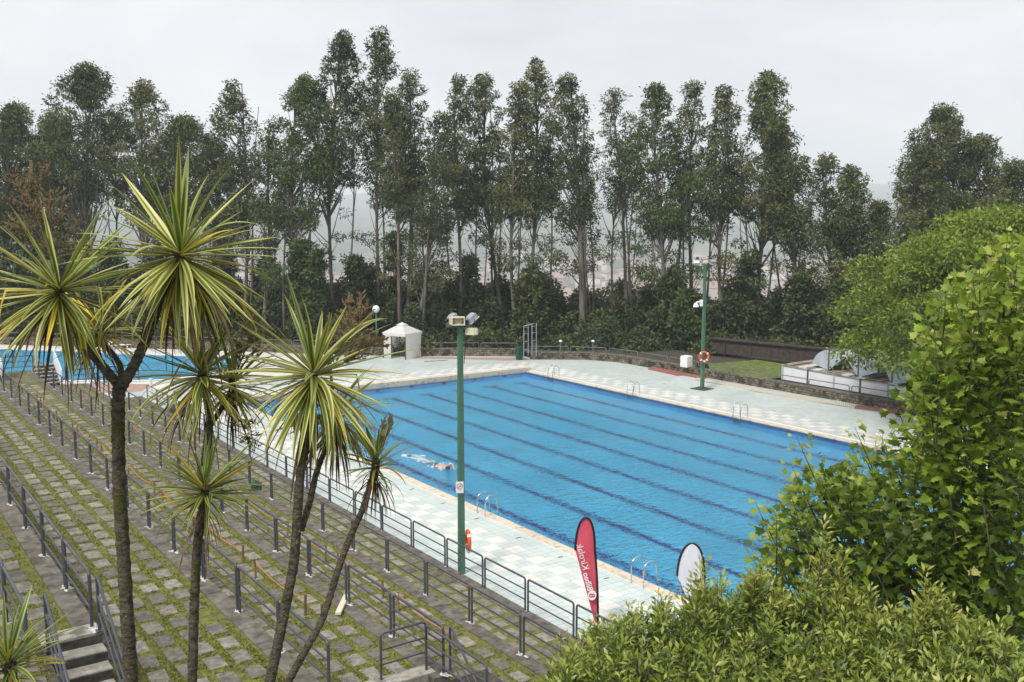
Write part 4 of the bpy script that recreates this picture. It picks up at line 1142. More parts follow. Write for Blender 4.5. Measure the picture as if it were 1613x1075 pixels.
# letters run up the sail; their tops point to the right edge, read from behind
place_text('Bilbao', .21, -.285, 1.17, -.27, 1.0, True, M['flagtext'], 'lettering')
place_text('Kirolak', .25, -.415, 1.74, -.27, 1.0, False, M['flagtext'], 'lettering')
q = MB(); n = 24; q.add([(-.175+.115*math.cos(2*math.pi*i/n), -.07, 1.06+.14*math.sin(2*math.pi*i/n)) for i in range(n)], [tuple(range(n))]); q.build('round_logo', M['flagtext'], fl)
place_text('B', .21, -.24, .99, -.1, 1.0, True, M['flagred'], 'logo_letter', -.078)
# the big sails carry a few soft folds only
feather((18.28, 17.25, 0), fyaw-R(3), .70, 0, 0, M['flagwhite'], 'white feather flag with black edge partly hidden by the leafy bush', prof(.78, 1.75, 2.62, .25, .12, .08))
bpy.data.objects['feather_flag.001'].location = P(1112, 1010)

# ------------------------------------------------------------------ lane floats coiled by the wall, boxes, frame, bollards
fb = MB(); fb.lathe([(.02,-.05),(.07,-.045),(.075,0),(.07,.045),(.02,.05)], 7, axis='Y')
def floats(pts, mtl, rows, label, step=.13):
    o = empty('lane_rope', tuple(pts[0]), label, 'lane rope')
    q = MB(); o0 = pts[0]; T_ = polylen(pts)
    for r_i in range(rows):
        s = 0
        while s < T_:
            p, t = at_len(pts, s); nn = Vector((-t.y,t.x,0)); 
            c = p-o0+nn*(r_i*.15-rows*.075)+Vector((0,0,.075+.03*math.sin(s*1.3+r_i)))
            c += nn*.05*math.sin(s*.7+r_i*2)
            q.obox(c, t*.036, nn*.055, (0,0,.055)); s += step
    x = q.build('float_discs', mtl, o); x['kind'] = 'stuff'
floats([P(1030,582),P(1076,592)], M['floatr'], 6, 'coiled red lane rope lying at left end against the stone wall')
floats([P(1078,591),P(1110,597.5)], M['floatr'], 3, 'narrow red lane rope end beside the far green pole')
floats([P(1100,599),P(1150,607.5),P(1213,620),P(1290,633.5),P(1352,643)], M['floatw'], 4, 'long cream lane rope lying along the foot of the wall')
floats([P(1352,642.5),P(1416,651)], M['floatr'], 5, 'red lane rope section at the right end of the cream one')
o = empty('white_cabinet', (49.3, 49.5, .55), 'white box cabinet on the stone wall above the red lane rope', 'cabinet', rz=R(8))
q = MB(); q.cham(-.3,-.3,0,.3,.3,.78,.03); q.build('body', M['white'], o); q = MB(); q.box(-.32,-.2,.1,-.305,.2,.7); q.build('door', M['panelw'], o)
q = MB(); q.lathe([(.5,0),(.52,.12),(.4,.3),(.15,.38),(0.001,.39)], 9, smooth=False); tag(q.build('black_bag', M['black'], None, loc=(49.95,48.6,.5), sc=(.8,1.1,1)), 'black plastic bag beside the white cabinet on the wall', 'bag')
o = empty('steel_frame', tuple(P(825,561,.35)), 'white steel ladder frame standing by the back wall', 'frame', rz=fyaw+R(5))
for i, (x, y) in enumerate(((0,0),(.36,.2),(.62,-.1),(.98,.12))):
    q = MB(); q.box(x-.026,y-.026,0,x+.026,y+.026,2.3+.08*i); q.build('upright', M['alu'], o)
for h in (.5,1.1,1.7,2.2):
    q = MB(); q.tube([(0,0,h),(.36,.2,h)], .022, 5); q.build('rung', M['alu'], o)
    q = MB(); q.tube([(.62,-.1,h+.1),(.98,.12,h+.1)], .022, 5); q.build('rung', M['alu'], o)
q = MB(); q.tube([(0,0,2.3),(.62,-.1,2.5),(.98,.12,2.55),(.36,.2,2.35),(0,0,2.3)], .025, 5); q.build('top_bar', M['alu'], o)
q = MB(); q.cham(-.2,-.2,0,.2,.2,1.05,.03); tag(q.build('litter_bin', M['bronze'], None, loc=tuple(P(818,567)+Vector((0,0,0)))), 'dark green square bin at the joint of the two stone walls', 'bin')
for px in (883, 934):
    b = P(px, 556, .4); o = empty('bollard_light', tuple(b), 'white bollard light behind the wall, %s of two' % ('left' if px < 900 else 'right'), 'bollard light')
    q = MB(); q.tube([(0,0,0),(0,0,.8)], .07, 8); q.build('post', M['railback'], o); q = MB(); q.lathe([(.0,.16),(.12,.12),(.14,0),(.07,-.02)], 10, c=(0,0,.86)); q.build('lamp_head', M['white'], o)
q = MB(); q.obox((0,0,.25),(.95,.1,0),(-.05,.32,0),(0,0,.03)); q.obox((-.75,0,.45),(.28,.02,.12),(-.04,.3,0),(.0,0,.02))
for x in (-.7,.7): q.box(x-.04,-.25,0,x+.04,.25,.23)
tag(q.build('sun_lounger', M['white'], None, loc=tuple(P(186,549.5)+Vector((0,0,.05)))), 'white sun lounger by the wall beyond the leisure pool', 'lounger')

# ------------------------------------------------------------------ white panelled enclosure with aluminium hoods
en = empty('pool_enclosure', (51.0, 42.4, .45), 'low white panelled building with curved aluminium roof hoods behind the wall', 'building')
HB = .94
yy = 0; npn = 0
segs = [0,-2.0,-4.0,-5.9,-7.8,-9.9,-12.0]
for i in range(len(segs)-1):
    q = MB(); q.box(0, segs[i+1]+.06, 0, .08, segs[i]-.06, HB-.05*i); q.build('wall_panel', M['panelw'], en)
    q = MB(); q.box(-.03, segs[i]-.06, 0, .09, segs[i]+.06, HB-.05*i+.05); q.build('upright', M['rail'] if i % 2 else M['panelg'], en)
q = MB(); q.box(0,.06,0,3.6,.12,HB-.1); q.build('side_glazing', M['panelg'], en)
for x in (.9,1.8,2.7):
    q = MB(); q.box(x-.03,.125,0,x+.03,.15,HB-.1); q.build('glazing_bar', M['rail'], en)
q = MB(); q.add([(-.05,.15,HB+.03),(2.8,.15,HB+.10),(2.8,-12,HB-.15),(-.05,-12,HB-.25)], [(0,3,2,1)]); q.add([(-.05,.15,HB-.03),(2.8,.15,HB+.04),(2.8,-12,HB-.21),(-.05,-12,HB-.31)], [(0,1,2,3)])
q.build('roof_sheet', M['rust'], en)
for k in range(11):
    q = MB(); y = -.4-k*1.1; z = HB+.05-.025*k*1.0; q.obox((1.4,y,z+.04),(1.4,0,.035),(0,.28,0),(0,0,.03)); q.build('roof_batten', M['cloth'] if k % 3 else M['rust'], en)
def hood(x, y, z, r, L, a0, a1, label):
    o = empty(label, (x,y,z), parent=en)
    q = MB(); n = 10; v = []
    for i in range(n+1):
        a = R(a0+(a1-a0)*i/n)
        for t in (0, L): v.append((t, -r*math.cos(a), r*math.sin(a)))
    q.add(v, [(2*i,2*i+1,2*i+3,2*i+2) for i in range(n)], 0, True); q.build('curved_sheet', M['alus'], o)
    for t in (0.01, L-.01):
        q = MB(); vv = [(t, -r*math.cos(R(a0+(a1-a0)*i/n)), r*math.sin(R(a0+(a1-a0)*i/n))) for i in range(n+1)]
        vv.append((t, 0, 0)); q.add(vv, [tuple(range(len(vv)))]); q.build('end_panel', M['panelg'], o)
    q = MB(); q.box(-.03,-.04,0,0,.04,r); q.build('glazing_bar', M['rail'], o)
hood(.6, -3.1, HB+.0, 1.3, 2.6, 40, 165, 'roof_hood')
hood(.3, -5.5, HB-.1, 1.45, 2.4, 20, 130, 'roof_hood')
hood(.2, -7.9, HB-.2, 1.55, 2.4, 15, 120, 'roof_hood')
q = MB(); q.add([(.0,-12.1,HB-.3),(5.5,-12.1,HB+.0),(5.5,-18.5,HB-.1),(.0,-18.5,HB-.4)], [(0,3,2,1)]); q.build('cover_sheet', M['cloth'], en)
q = MB(); q.box(-.05,-18.5,HB-.55,.05,-12.1,HB-.30); q.build('edge_beam', M['alus'], en)
for i in range(7):
    q = MB(); q.tube([(.1,-12.3-i*1.0,0),(.1,-12.3-i*1.0,HB-.55)], .05, 6); q.build('prop', M['white'] if i < 2 else M['alus'], en)
q = MB(); q.box(.5,-18.5,0,.6,-12.1,HB-.56); q.build('lower_wall', M['rail'], en)
cov = MB(); n = 16; v = []
for i in range(n+1):
    for j in range(7):
        s = i/n; t = j/6
        v.append((1.0+t*4.5, -13-s*5.5, HB-.15+t*.30+.14*math.sin(t*9+s*3)+.10*math.sin(s*11+t*4)))
cov.add(v, [(i*7+j, i*7+j+1, (i+1)*7+j+1, (i+1)*7+j) for i in range(n) for j in range(6)], 0, True)
tag(cov.build('pool_cover', M['cloth'], None, loc=(51.0,42.4,.55)), 'crumpled grey cover sheet heaped beside the white panelled building', 'cover')

# ------------------------------------------------------------------ foliage builders
def unit(rng, n):
    v = rng.normal(size=(n,3)); return v/np.linalg.norm(v, axis=1)[:,None]
def clump_cloud(rng, cens, rads, per, L, W, flat=.75, hang=.6, tbias=0, tspread=.16, shell=.5):
    """leaf rhombs in ellipsoid clumps; returns verts, quads, tint"""
    V, Q, T_ = [], [], []; off = 0
    for c, r, n in zip(cens, rads, per):
        u = unit(rng, n); rad = r*(shell+(1-shell)*rng.random(n))**.6
        p = u*(rad*(1+.7*rng.random(n)**5))[:,None]*[1,1,flat]
        p += c
        d = u*.6+rng.normal(size=(n,3))*.5+[0,0,-hang]; d /= np.linalg.norm(d, axis=1)[:,None]
        t = np.clip(.42+tbias+rng.normal()*.13+u[:,2]*.05+rng.normal(size=n)*tspread, 0, 1)  # upper side of each clump tinted slightly lighter, as if lit from above
        v, q, t = leaves(rng, p, d, rng.uniform(.7,1.3,n)*L, rng.uniform(.7,1.3,n)*W, t)
        V.append(v); Q.append(q+off); T_.append(t); off += len(v)
    return np.concatenate(V), np.concatenate(Q), np.concatenate(T_)

def behind_wall(px, d, extra):
    return max(d, float(np.interp(px, [-60,0,150,300,400,470,560,650], [101,99,95,91,88,85,83,80]))+extra)
def eucalyptus(px, ytop, wpx, dist, seed, label, mtl='euc', low=.42, dens=1.0, lean=0.0, trunk_r=.22, group='eucalyptus trees behind the pool', stems=1, scat=8, kindname='eucalyptus_tree', cat='tree', bz=.1, tb=0):
    rng = np.random.default_rng(seed); rr = random.Random(seed); dist = behind_wall(px, dist, 3)
    top = D(px, ytop, dist); base = D(px - lean, 560, dist); 
    H = top.z - bz; bx, by = base.x, base.y
    o = empty(kindname, (bx, by, bz), label, cat, group)
    tl = Vector((top.x-bx, top.y-by, 0))
    W2 = wpx/2/FPX*dist*1.42; lx, ly = rr.uniform(-1.6,1.6), rr.uniform(-1.2,1.2); asx, asy = rr.uniform(-.22,.22), rr.uniform(-.22,.22)
    mb = MB()
    def trunk_pt(t, ph=0, off=Vector((0,0,0))):
        return Vector((tl.x*t+.3*math.sin(t*5+seed+ph)+lx*(1-t), tl.y*t+.3*math.cos(t*4+seed*2+ph)+ly*(1-t), H*t))+off*t
    for s in range(stems):
        off = Vector((rr.uniform(-1,1)*W2*.5, rr.uniform(-1,1)*W2*.5, 0)) if s else Vector((0,0,0))
        tt = 1.0 if s == 0 else rr.uniform(.78,.94)
        pts = [trunk_pt(t*tt/14, s*2, off) for t in range(15)]
        for p in pts[:1]: p.z -= .6
        r0 = trunk_r*(1 if s == 0 else .6)
        mb.tube(pts, [r0*(1-.86*(i/14)**.9)+.012 for i in range(15)], 7)
    ncl = max(8, int(38*dens*(W2/1.7)**.8))
    cens, rads, per = [], [], []
    for i in range(ncl):
        t = (i+rr.random())/ncl                       # 0 bottom of crown .. 1 top
        h = low+(1-low)*t
        env = W2*(.55+.45*math.sin(math.pi*min(1,.15+t*1.0)))*math.sqrt(max(.05, 1-t**5))*rr.uniform(.75,1.1)
        a = i*2.4+rr.uniform(-.6,.6); rad = env*rr.uniform(.30,.95) if t < .95 else env*.3
        c = trunk_pt(h)+Vector((math.cos(a)*rad+asx*W2, math.sin(a)*rad+asy*W2, 0))
        cr_ = rr.uniform(.40,1.10)*(W2**.5)*.58*(1-.28*t*t)
        if rr.random() < .16 and t < .85: continue
        cens.append(np.array(c)); rads.append(cr_); per.append(int(360*dens*cr_**2.0)+30)
        hb = max(.15, h-rr.uniform(.07,.16)*(rad/1.5+.3)); b0 = trunk_pt(hb)
        midp = b0.lerp(c, .55)+Vector((0,0,-.15*rad))
        mb.tube([b0, midp, c], [.05+.02*rad, .035, .012], 4, cap=False)
    for i in range(scat):                              # small tufts and dead branches lower down
        h = rr.uniform(.20, low+.14); a = rr.uniform(0,6.28); rad = rr.uniform(.25,.9)*W2
        b0 = trunk_pt(h-.05); c = trunk_pt(h)+Vector((math.cos(a)*rad, math.sin(a)*rad, rr.uniform(.2,1.6)))
        mb.tube([b0, b0.lerp(c,.5)+Vector((0,0,-.1)), c], [.045,.03,.01], 4, cap=False)
        if rr.random() < .78: cens.append(np.array(c)); cr_ = rr.uniform(.35,1.05); rads.append(cr_); per.append(int(230*dens*cr_**1.8)+20)
    mb.build('trunk', M['bark_euc'], o)
    V, Q, T_ = clump_cloud(rng, cens, rads, per, .26, .105, .66, .40, tbias=rr.uniform(-.07,.07)+tb)
    link('crown', npmesh('crown', V, Q, M[mtl], T_), o)
    return o
def shrub(px, py_top, wpx, dist, seed, label, mtl='shrub', n=9000, L=.30, W=.16, group='dark shrubs and young trees behind the stone wall', name='shrub', bz=-.2, tb=0, cat='shrub', hgtscale=1, ncl=26):
    rng = np.random.default_rng(seed); rr = random.Random(seed); dist = behind_wall(px, dist, 1.2)
    top = D(px, py_top, dist); H = top.z-bz; W2 = wpx/2/FPX*dist
    o = empty(name, (top.x, top.y, bz), label, cat, group)
    cens, rads, per = [], [], []; mb = MB()
    for s in range(3):
        e = Vector((rr.uniform(-.5,.5)*W2, rr.uniform(-.5,.5)*W2, H*rr.uniform(.6,.92)))
        mb.tube([Vector((rr.uniform(-.2,.2),rr.uniform(-.2,.2),-.3)), e*.5+Vector((.2,0,0)), e], [.12,.08,.02], 5, cap=False)
    for i in range(ncl):
        t = (i+rr.random())/ncl
        env = W2*(.75+.25*math.sin(math.pi*t))*math.sqrt(max(.05, 1-t**2.6))
        a = i*2.4; rad = env*rr.uniform(.2,.9)
        cr_ = rr.uniform(.55,1.0)*min(W2,2.0)*.55*(1-.3*t)
        cens.append(np.array((math.cos(a)*rad, math.sin(a)*rad, H*(.04+.94*t)-cr_*.3*t))); rads.append(cr_)
    tot = sum(r**2 for r in rads); per = [int(n*r*r/tot)+8 for r in rads]
    mb.build('stems', M['twig'], o)
    V, Q, T_ = clump_cloud(rng, cens, rads, per, L, W, .85, .3, tbias=tb)
    link('foliage', npmesh('foliage', V, Q, M[mtl], T_), o)
    return o

E_ = [  # px, top row, width px, distance, material, crown low, density, stems, tint, look
 (18,168,100,88,'euc',.45,1.1,2,0,'round topped eucalyptus at the left edge'),
 (72,193,80,84,'euc',.40,1.1,2,-.02,'bushy eucalyptus beside the one at the left edge'),
 (150,108,110,92,'euc',.48,1.0,3,0,'tall wide headed eucalyptus above the left cordyline head'),
 (216,130,80,88,'euc',.45,1.0,2,.02,'slim pointed eucalyptus left of the tall cordyline'),
 (275,190,98,86,'euc',.50,1.0,2,.04,'flat domed eucalyptus behind the tip of the tall cordyline'),
 (330,212,62,84,'euc',.45,.9,1,.03,'short eucalyptus in the gap right of the tall cordyline'),
 (384,132,76,88,'euc',.42,.95,2,.02,'lone pointed eucalyptus with airy crown between two gaps'),
 (428,190,56,84,'euc',.45,.8,2,0,'thin low eucalyptus leaning on the big central clump'),
 (474,120,78,88,'eucg',.40,1.15,2,.05,'greener eucalyptus on left flank of the highest clump'),
 (532,54,72,90,'euc',.48,1.15,1,-.02,'one of the two highest eucalyptus, the left one'),
 (583,50,64,90,'euc',.50,1.05,1,0,'one of the two highest eucalyptus, the right one'),
 (612,150,56,86,'euc',.52,1.0,1,.04,'olive headed eucalyptus below the highest two'),
 (648,117,60,88,'euc',.50,.9,2,.03,'light airy eucalyptus on right flank of the highest clump'),
 (690,183,58,84,'euc',.40,.95,2,0,'lower eucalyptus at the dip right of the highest clump'),
 (722,122,60,88,'euc',.47,1.0,1,.05,'eucalyptus with rounded tip just right of the dip'),
 (762,125,66,90,'euc',.46,1.1,2,.04,'dense brownish eucalyptus left of the central spire'),
 (803,134,54,86,'euc',.45,1.1,1,.05,'olive brown eucalyptus touching the central spire'),
 (842,94,56,88,'euc',.42,1.1,1,.01,'spire shaped eucalyptus above the middle of the pool'),
 (902,124,80,86,'euc',.42,1.0,2,.02,'thick trunked eucalyptus right of the central spire'),
 (965,142,62,90,'euc',.55,.75,2,.04,'see-through eucalyptus with bare forked limbs'),
 (1031,134,78,86,'eucg',.38,1.15,2,.0,'full green eucalyptus left of the far lamp pole'),
 (1100,131,52,90,'euc',.50,.95,1,.0,'narrow eucalyptus directly above the far lamp pole'),
 (1142,141,58,86,'euc',.45,1.1,2,.05,'yellow tipped eucalyptus right of the far lamp pole'),
 (1200,119,92,88,'euc',.42,1.15,2,.02,'broad tall eucalyptus at the right end of the main row'),
 (1240,190,64,84,'euc',.40,1.1,1,.0,'drooping eucalyptus shoulder at the right end of the main row'),
 (1293,250,60,82,'euc',.45,1.0,1,.02,'small separate eucalyptus just past the main row'),
 (1345,262,70,82,'euc',.35,1.1,2,.03,'pyramidal eucalyptus over the white panelled building'),
 (1388,318,50,80,'euc',.30,1.1,1,-.02,'dark short eucalyptus next to the pyramidal one'),
 (1440,236,80,96,'euc',.45,1.1,2,.0,'left tree of the separate group above the bright green tree'),
 (1498,172,100,98,'euc',.48,1.15,3,.02,'highest tree of the separate right hand group'),
 (1556,215,80,98,'euc',.45,1.1,2,.03,'right slope tree of the separate right hand group'),
 (1600,262,84,94,'euc',.35,1.1,2,.0,'low dark tree at the right edge above the bright green tree'),
]
for i, e in enumerate(E_):
    eucalyptus(e[0], e[1], e[2], e[3], 100+i, e[9], e[4], e[5]+(.05 if 130 < e[0] < 1300 else 0), e[6], stems=e[7], tb=e[8], trunk_r=.19 if e[0] not in (905,902) else .30, group=None, scat=22)
# slimmer second row seen between the crowns
S2_ = [(110,215,50,100),(185,190,44,102),(245,240,50,98),(355,260,44,100),(450,215,44,102),(500,150,46,100),(556,165,42,102),(598,215,40,98),(636,230,44,100),(672,260,44,98),(706,225,40,100),(742,240,44,98),(784,205,44,100),(822,230,40,98),(868,215,44,100),(930,225,46,98),(985,240,46,100),(1000,190,40,102),(1062,210,46,98),(1082,265,44,96),(1120,230,40,98),(1170,215,44,98),(1222,260,44,96),(1262,330,44,94),(1320,330,40,92)]
for i, s in enumerate(S2_):
    eucalyptus(s[0], s[1], s[2], s[3], 300+i, 'thin eucalyptus in the back row, %s from the left' % ordn[i], 'euc', .66, .42, trunk_r=.12, group='thin back row eucalyptus', scat=5, stems=2 if i % 2 else 1)
# understorey
U_ = []
ru = random.Random(21)
x = -10
while x < 1330:
    dens_gap = 1
    U_.append((x, ru.uniform(415,470) if x < 700 else ru.uniform(430,500), ru.uniform(64,104), ru.uniform(83,97), 'shrub'))
    x += ru.uniform(33, 46)
x = -20
while x < 1340:
    U_.append((x, ru.uniform(425,462) if x < 1000 else ru.uniform(432,478), ru.uniform(74,110), ru.uniform(97,104), 'shrub' if ru.random() < .7 else 'eucg')); x += ru.uniform(52, 70)
U_ += [(470,375,46,87,'eucg'),(498,392,40,86,'eucg'),(620,360,36,88,'shrub'),(560,400,50,88,'shrub'),(740,400,60,88,'shrub'),(836,415,62,82,'shrub'),(1060,420,60,84,'shrub'),(1085,455,50,82,'eucg'),(1180,398,70,86,'shrub'),(1260,430,60,82,'shrub'),(1330,440,70,80,'shrub'),(1375,445,90,84,'shrub'),(20,330,90,100,'shrub'),(90,360,90,98,'shrub'),(170,385,80,96,'shrub'),(250,380,80,98,'shrub'),(350,395,70,96,'shrub'),(420,400,60,98,'shrub')]
U_.sort(key=lambda u: u[0])
for i, u in enumerate(U_):
    shrub(u[0], u[1], u[2], u[3], 500+i, 'dark leafy %s behind the stone wall, %s from the left' % ('young tree' if u[1] < 430 else 'shrub', ordn[i]), u[4], 4200, .36, .19, ncl=22)
V_ = [(955,505,70,80,'shrubl'),(1010,515,50,80,'shrubl'),(930,520,50,79,'shrubl'),(650,480,46,80,'shrubl'),(540,500,50,82,'shrubl')]
for i, u in enumerate(V_):
    shrub(u[0], u[1], u[2], u[3], 800+i, 'lighter green shrub in front of the dark trunks, %s from the left' % ['fourth','fifth','third','second','first'][i], u[4], 3500, .28, .14, group='lighter shrubs behind the stone wall', ncl=16)
# low hedge band closing the foot of the wood
Hd = [(0,512),(120,512),(240,515),(360,515),(480,520),(600,522),(720,525),(840,532),(960,538),(1080,535),(1200,535),(1320,535)]
for i, (hx, hy) in enumerate(Hd):
    shrub(hx+50, hy, 150, 81 if hx<1100 else 77, 860+i, 'low dark hedge plants at the foot of the wood, %s from the left' % ordn[i], 'shrub', 5000, .30, .17, group='low hedge plants at the foot of the wood', ncl=26)

# ------------------------------------------------------------------ big bright tree on the right
def dome_tree(c, rad, H, seed, label, mtl, ncl, per, L, W, nparts=0):
    rng = np.random.default_rng(seed); rr = random.Random(seed)
    o = empty('broadleaf_tree', (c[0], c[1], .3), label, 'tree')
    mb = MB(); mb.tube([(0,0,-.5),(.2,.1,2),(0,.3,4.2)], [.45,.38,.30], 9)
    cens, rads, pr = [], [], []
    cz = H-rad*.95
    for i in range(ncl):
        u = unit(rng, 1)[0]; 
        if u[2] < -.75: u[2] *= -1
        k = rr.uniform(.78, 1.0) if i % 4 else rr.uniform(.4,.75)
        p = np.array((u[0]*rad*k, u[1]*rad*k, cz+u[2]*rad*.92*k)); p[:2] *= min(1, .80+.035*max(0,p[2]-1))
        cr_ = rr.uniform(.75, 1.45)*rad/9
        if p[2] < 3.3: continue
        cens.append(p); rads.append(cr_); pr.append(int(per*cr_**1.3))
        if i % 3 == 0: mb.tube([(0,.2,rr.uniform(2.5,4.2)), tuple(p*.5+np.array((0,0,1.2))), tuple(p)], [.14,.08,.02], 5, cap=False)
    mb.build('trunk', M['trunk_plane'], o)
    V, Q, T_ = clump_cloud(rng, cens, rads, pr, L, W, .62, .15, tspread=.18, shell=.35)
    link('crown', npmesh('crown', V, Q, M[mtl], T_), o)
    return o
tp = D(1618, 320, 59)
dome_tree((tp.x, tp.y), 9.6, tp.z-.3, 77, 'large bright green domed tree overhanging the white panelled building', 'ash', 520, 330, .25, .12)
tq = D(1425, 440, 60)

# ------------------------------------------------------------------ plane tree (foreground right): lobed leaves
def leaf_star(rngl):
    # five lobed outline, base at origin, tip along +X, unit size
    o = [(0,0),(.08,-.30),(-.02,-.52),(.22,-.44),(.46,-.60),(.50,-.30),(.68,-.30),(.66,-.16),(1.0,0),(.66,.16),(.68,.30),(.50,.30),(.46,.60),(.22,.44),(-.02,.52),(.08,.30)]
    return o
OUT = leaf_star(None)
def star_leaves(rng, P0, dirs, size, nrm):
    """fan meshes of the lobed leaf; returns verts, tris"""
    n = len(P0); k = len(OUT)
    side = np.cross(nrm, dirs); side /= np.linalg.norm(side, axis=1)[:,None]
    nn = np.cross(dirs, side)
    pts = np.array([(.35,0)]+OUT)             # centre vertex first
    droop = np.array([-.0]+[ -.18*abs(y)-.16*x*x for x, y in OUT])
    V = P0[:,None,:]+size[:,None,None]*(pts[None,:,0,None]*dirs[:,None,:]+pts[None,:,1,None]*side[:,None,:]+droop[None,:,None]*nn[:,None,:])
    tri = np.array([(0, i+1, (i+1) % k+1) for i in range(k)])
    Q = (tri[None]+(np.arange(n)*(k+1))[:,None,None]).reshape(-1,3)
    return V.reshape(-1,3), Q, k
def leafpart_mesh(name, mtl, star=True, s=1.0):
    mb = MB()
    if star:
        v = [(.35,0,0)]+[(x,y,-.18*abs(y)-.16*x*x) for x,y in OUT]; k = len(OUT)
        mb.add(v, [(0,i+1,(i+1)%k+1) for i in range(k)]); mb.tube([(0,0,0),(-.15,0,-.05),(-.4,0,.0)], .012, 3, cap=False)
    else:
        v = [(0,0,0),(.3,.17,.05),(.65,.16,.04),(1,0,-.08),(.65,-.16,.04),(.3,-.17,.05),(.3,0,0),(.65,0,-.01)]
        mb.add(v, [(0,6,1),(0,5,6),(6,7,2,1),(6,5,4,7),(7,3,2),(7,4,3)])
    return mb.mesh(name, mtl)
def look_from(dirv, nrm):
    x = Vector(dirv).normalized(); z = Vector(nrm); z = (z-x*z.dot(x)).normalized(); y = z.cross(x)
    return Matrix((x, y, z)).transposed().to_euler()

def spray_tree(name, label, cat, base, shoots, seed, leafsize, spacing, star, mtl, mtlp, trunk_mat, per_shoot, keepfront=300, trunk_pts=None, spread=.25, whorl=False, inner=0):
    """shoots: list of (tip point, length, direction). Leaves alternate along each shoot"""
    rng = np.random.default_rng(seed); rr = random.Random(seed)
    o = empty(name, tuple(base), label, cat)
    b = np.array(base); mb = MB()
    if trunk_pts:
        for pts, rd in trunk_pts: mb.tube([tuple(np.array(p)-b) for p in pts], rd, 7)
    P0, Dr, Nr, Sz, Tn = [], [], [], [], []
    for (tip, L, d, tb) in shoots:
        tip = np.array(tip); d = np.array(d)/np.linalg.norm(d); st_ = tip-d*L
        mb.tube([tuple(st_-b), tuple((st_+tip)/2-b+rng.normal(size=3)*.02*L), tuple(tip-b)], [.007*L+.003,.005*L+.002,.002], 4, cap=False)
        n = int(per_shoot*L/1.0)+3
        for j in range(n):
            t = (j+rr.random()*.6)/n; t = t**.75
            p = st_+(tip-st_)*t
            a = j*2.4+rr.uniform(-.4,.4)
            s1 = np.cross(d, [.3,.1,1.0]); s1 /= np.linalg.norm(s1); s2 = np.cross(d, s1)
            out = s1*math.cos(a)+s2*math.sin(a)
            off = rr.uniform(.15,1.0)*spread*(1.1-.65*t)
            ld = out*.9+d*(.35+.7*t)+np.array([0,0,.05-.35*rr.random()])+rng.normal(size=3)*.15; ld /= np.linalg.norm(ld)
            nm = np.array([0,0,1.0])+rng.normal(size=3)*.42+out*.15
            P0.append(p+out*off); Dr.append(ld); Nr.append(nm); Sz.append(leafsize*rr.uniform(.5,1.25)*(1-.25*t)); Tn.append(min(1,max(0,.34+tb+.30*t**2-.10*(1-t)+rr.gauss(0,.16))))  # tint falls toward the shoot base: inner shade put into leaf colour
    P0 = np.array(P0); Dr = np.array(Dr); Nr = np.array(Nr); Sz = np.array(Sz); Tn = np.array(Tn)
    dist = np.linalg.norm(P0-np.array([0,0,CAMZ]), axis=1)-Sz*14
    order = np.argsort(dist); front = order[:keepfront]; rest = order[keepfront:]
    mb.build('trunk', trunk_mat, o)
    lm = leafpart_mesh('leaf', M[mtlp], star)
    for i in front:
        link('leaf', lm, o, loc=tuple(P0[i]-b), rot=look_from(Dr[i], Nr[i]), sc=(Sz[i],)*3)
    if star:
        V, Q, k = star_leaves(rng, P0[rest]-b, Dr[rest], Sz[rest], Nr[rest])
        f = link('foliage', npmesh('foliage', V, Q, M[mtl], np.repeat(Tn[rest], k)), o)
    else:
        # two-quad folded leaf
        n = len(rest); p = P0[rest]-b; d = Dr[rest]; s = Sz[rest][:,None]
        side = np.cross(Nr[rest], d); side /= np.linalg.norm(side, axis=1)[:,None]; nn = np.cross(d, side)
        v = np.stack([p, p+d*s*.5+side*s*.17+nn*s*.05, p+d*s-nn*s*.08, p+d*s*.5-side*s*.17+nn*s*.05, p+d*s*.5], 1)
        base_ = (np.arange(n)*5)[:,None]
        Q = np.concatenate([base_+np.array([[0,4,1,1]]), base_+np.array([[4,2,1,1]]), base_+np.array([[0,3,4,4]]), base_+np.array([[3,2,4,4]])])[:, :3]
        f = link('foliage', npmesh('foliage', v.reshape(-1,3), Q, M[mtl], np.tile(Tn[rest], 4)), o)
    f['kind'] = 'stuff'
    return o

rs = random.Random(12)
def inside(px, py, poly):
    c = False; j = len(poly)-1
    for i in range(len(poly)):
        if (poly[i][1] > py) != (poly[j][1] > py) and px < (poly[j][0]-poly[i][0])*(py-poly[i][1])/(poly[j][1]-poly[i][1])+poly[i][0]: c = not c
        j = i
    return c
# outline of the crown as seen, rows/columns of the photo, filled through a thick slab of space
PL_OUT = [(1640,370),(1585,390),(1560,440),(1520,425),(1490,430),(1478,480),(1440,520),(1450,600),(1440,660),(1395,690),(1370,668),(1345,690),(1300,730),(1262,690),(1250,760),(1218,800),(1205,840),(1225,880),(1290,900),(1350,930),(1450,950),(1560,960),(1640,980)]
shoots = []
tb0 = D(1560, 1200, 12.5)
while len(shoots) < 500:
    px, py = rs.uniform(1190,1640), rs.uniform(370,980)
    if not inside(px, py, PL_OUT): continue
    gap = math.sin(px*.043+1.3*math.sin(py*.021))+math.sin(py*.047+px*.017)+.6*math.sin(px*.09-py*.07)
    if gap < (-.25 if px < 1460 and py > 640 else -1.1): continue
    d = rs.uniform(9.8, 13.2)+max(0,(1450-px))*.002
    tip = D(px, py, d)
    dr = Vector((tip.x-tb0.x, tip.y-tb0.y, (tip.z-tb0.z)*.7+2.2)).normalized()*1.0+Vector((rs.uniform(-.6,.6),rs.uniform(-.6,.6),rs.uniform(-.2,.6)))
    shoots.append((tuple(tip), rs.uniform(.5,1.0), tuple(dr), rs.uniform(-.10,.10)+(.12 if py < 700 else -.06)))
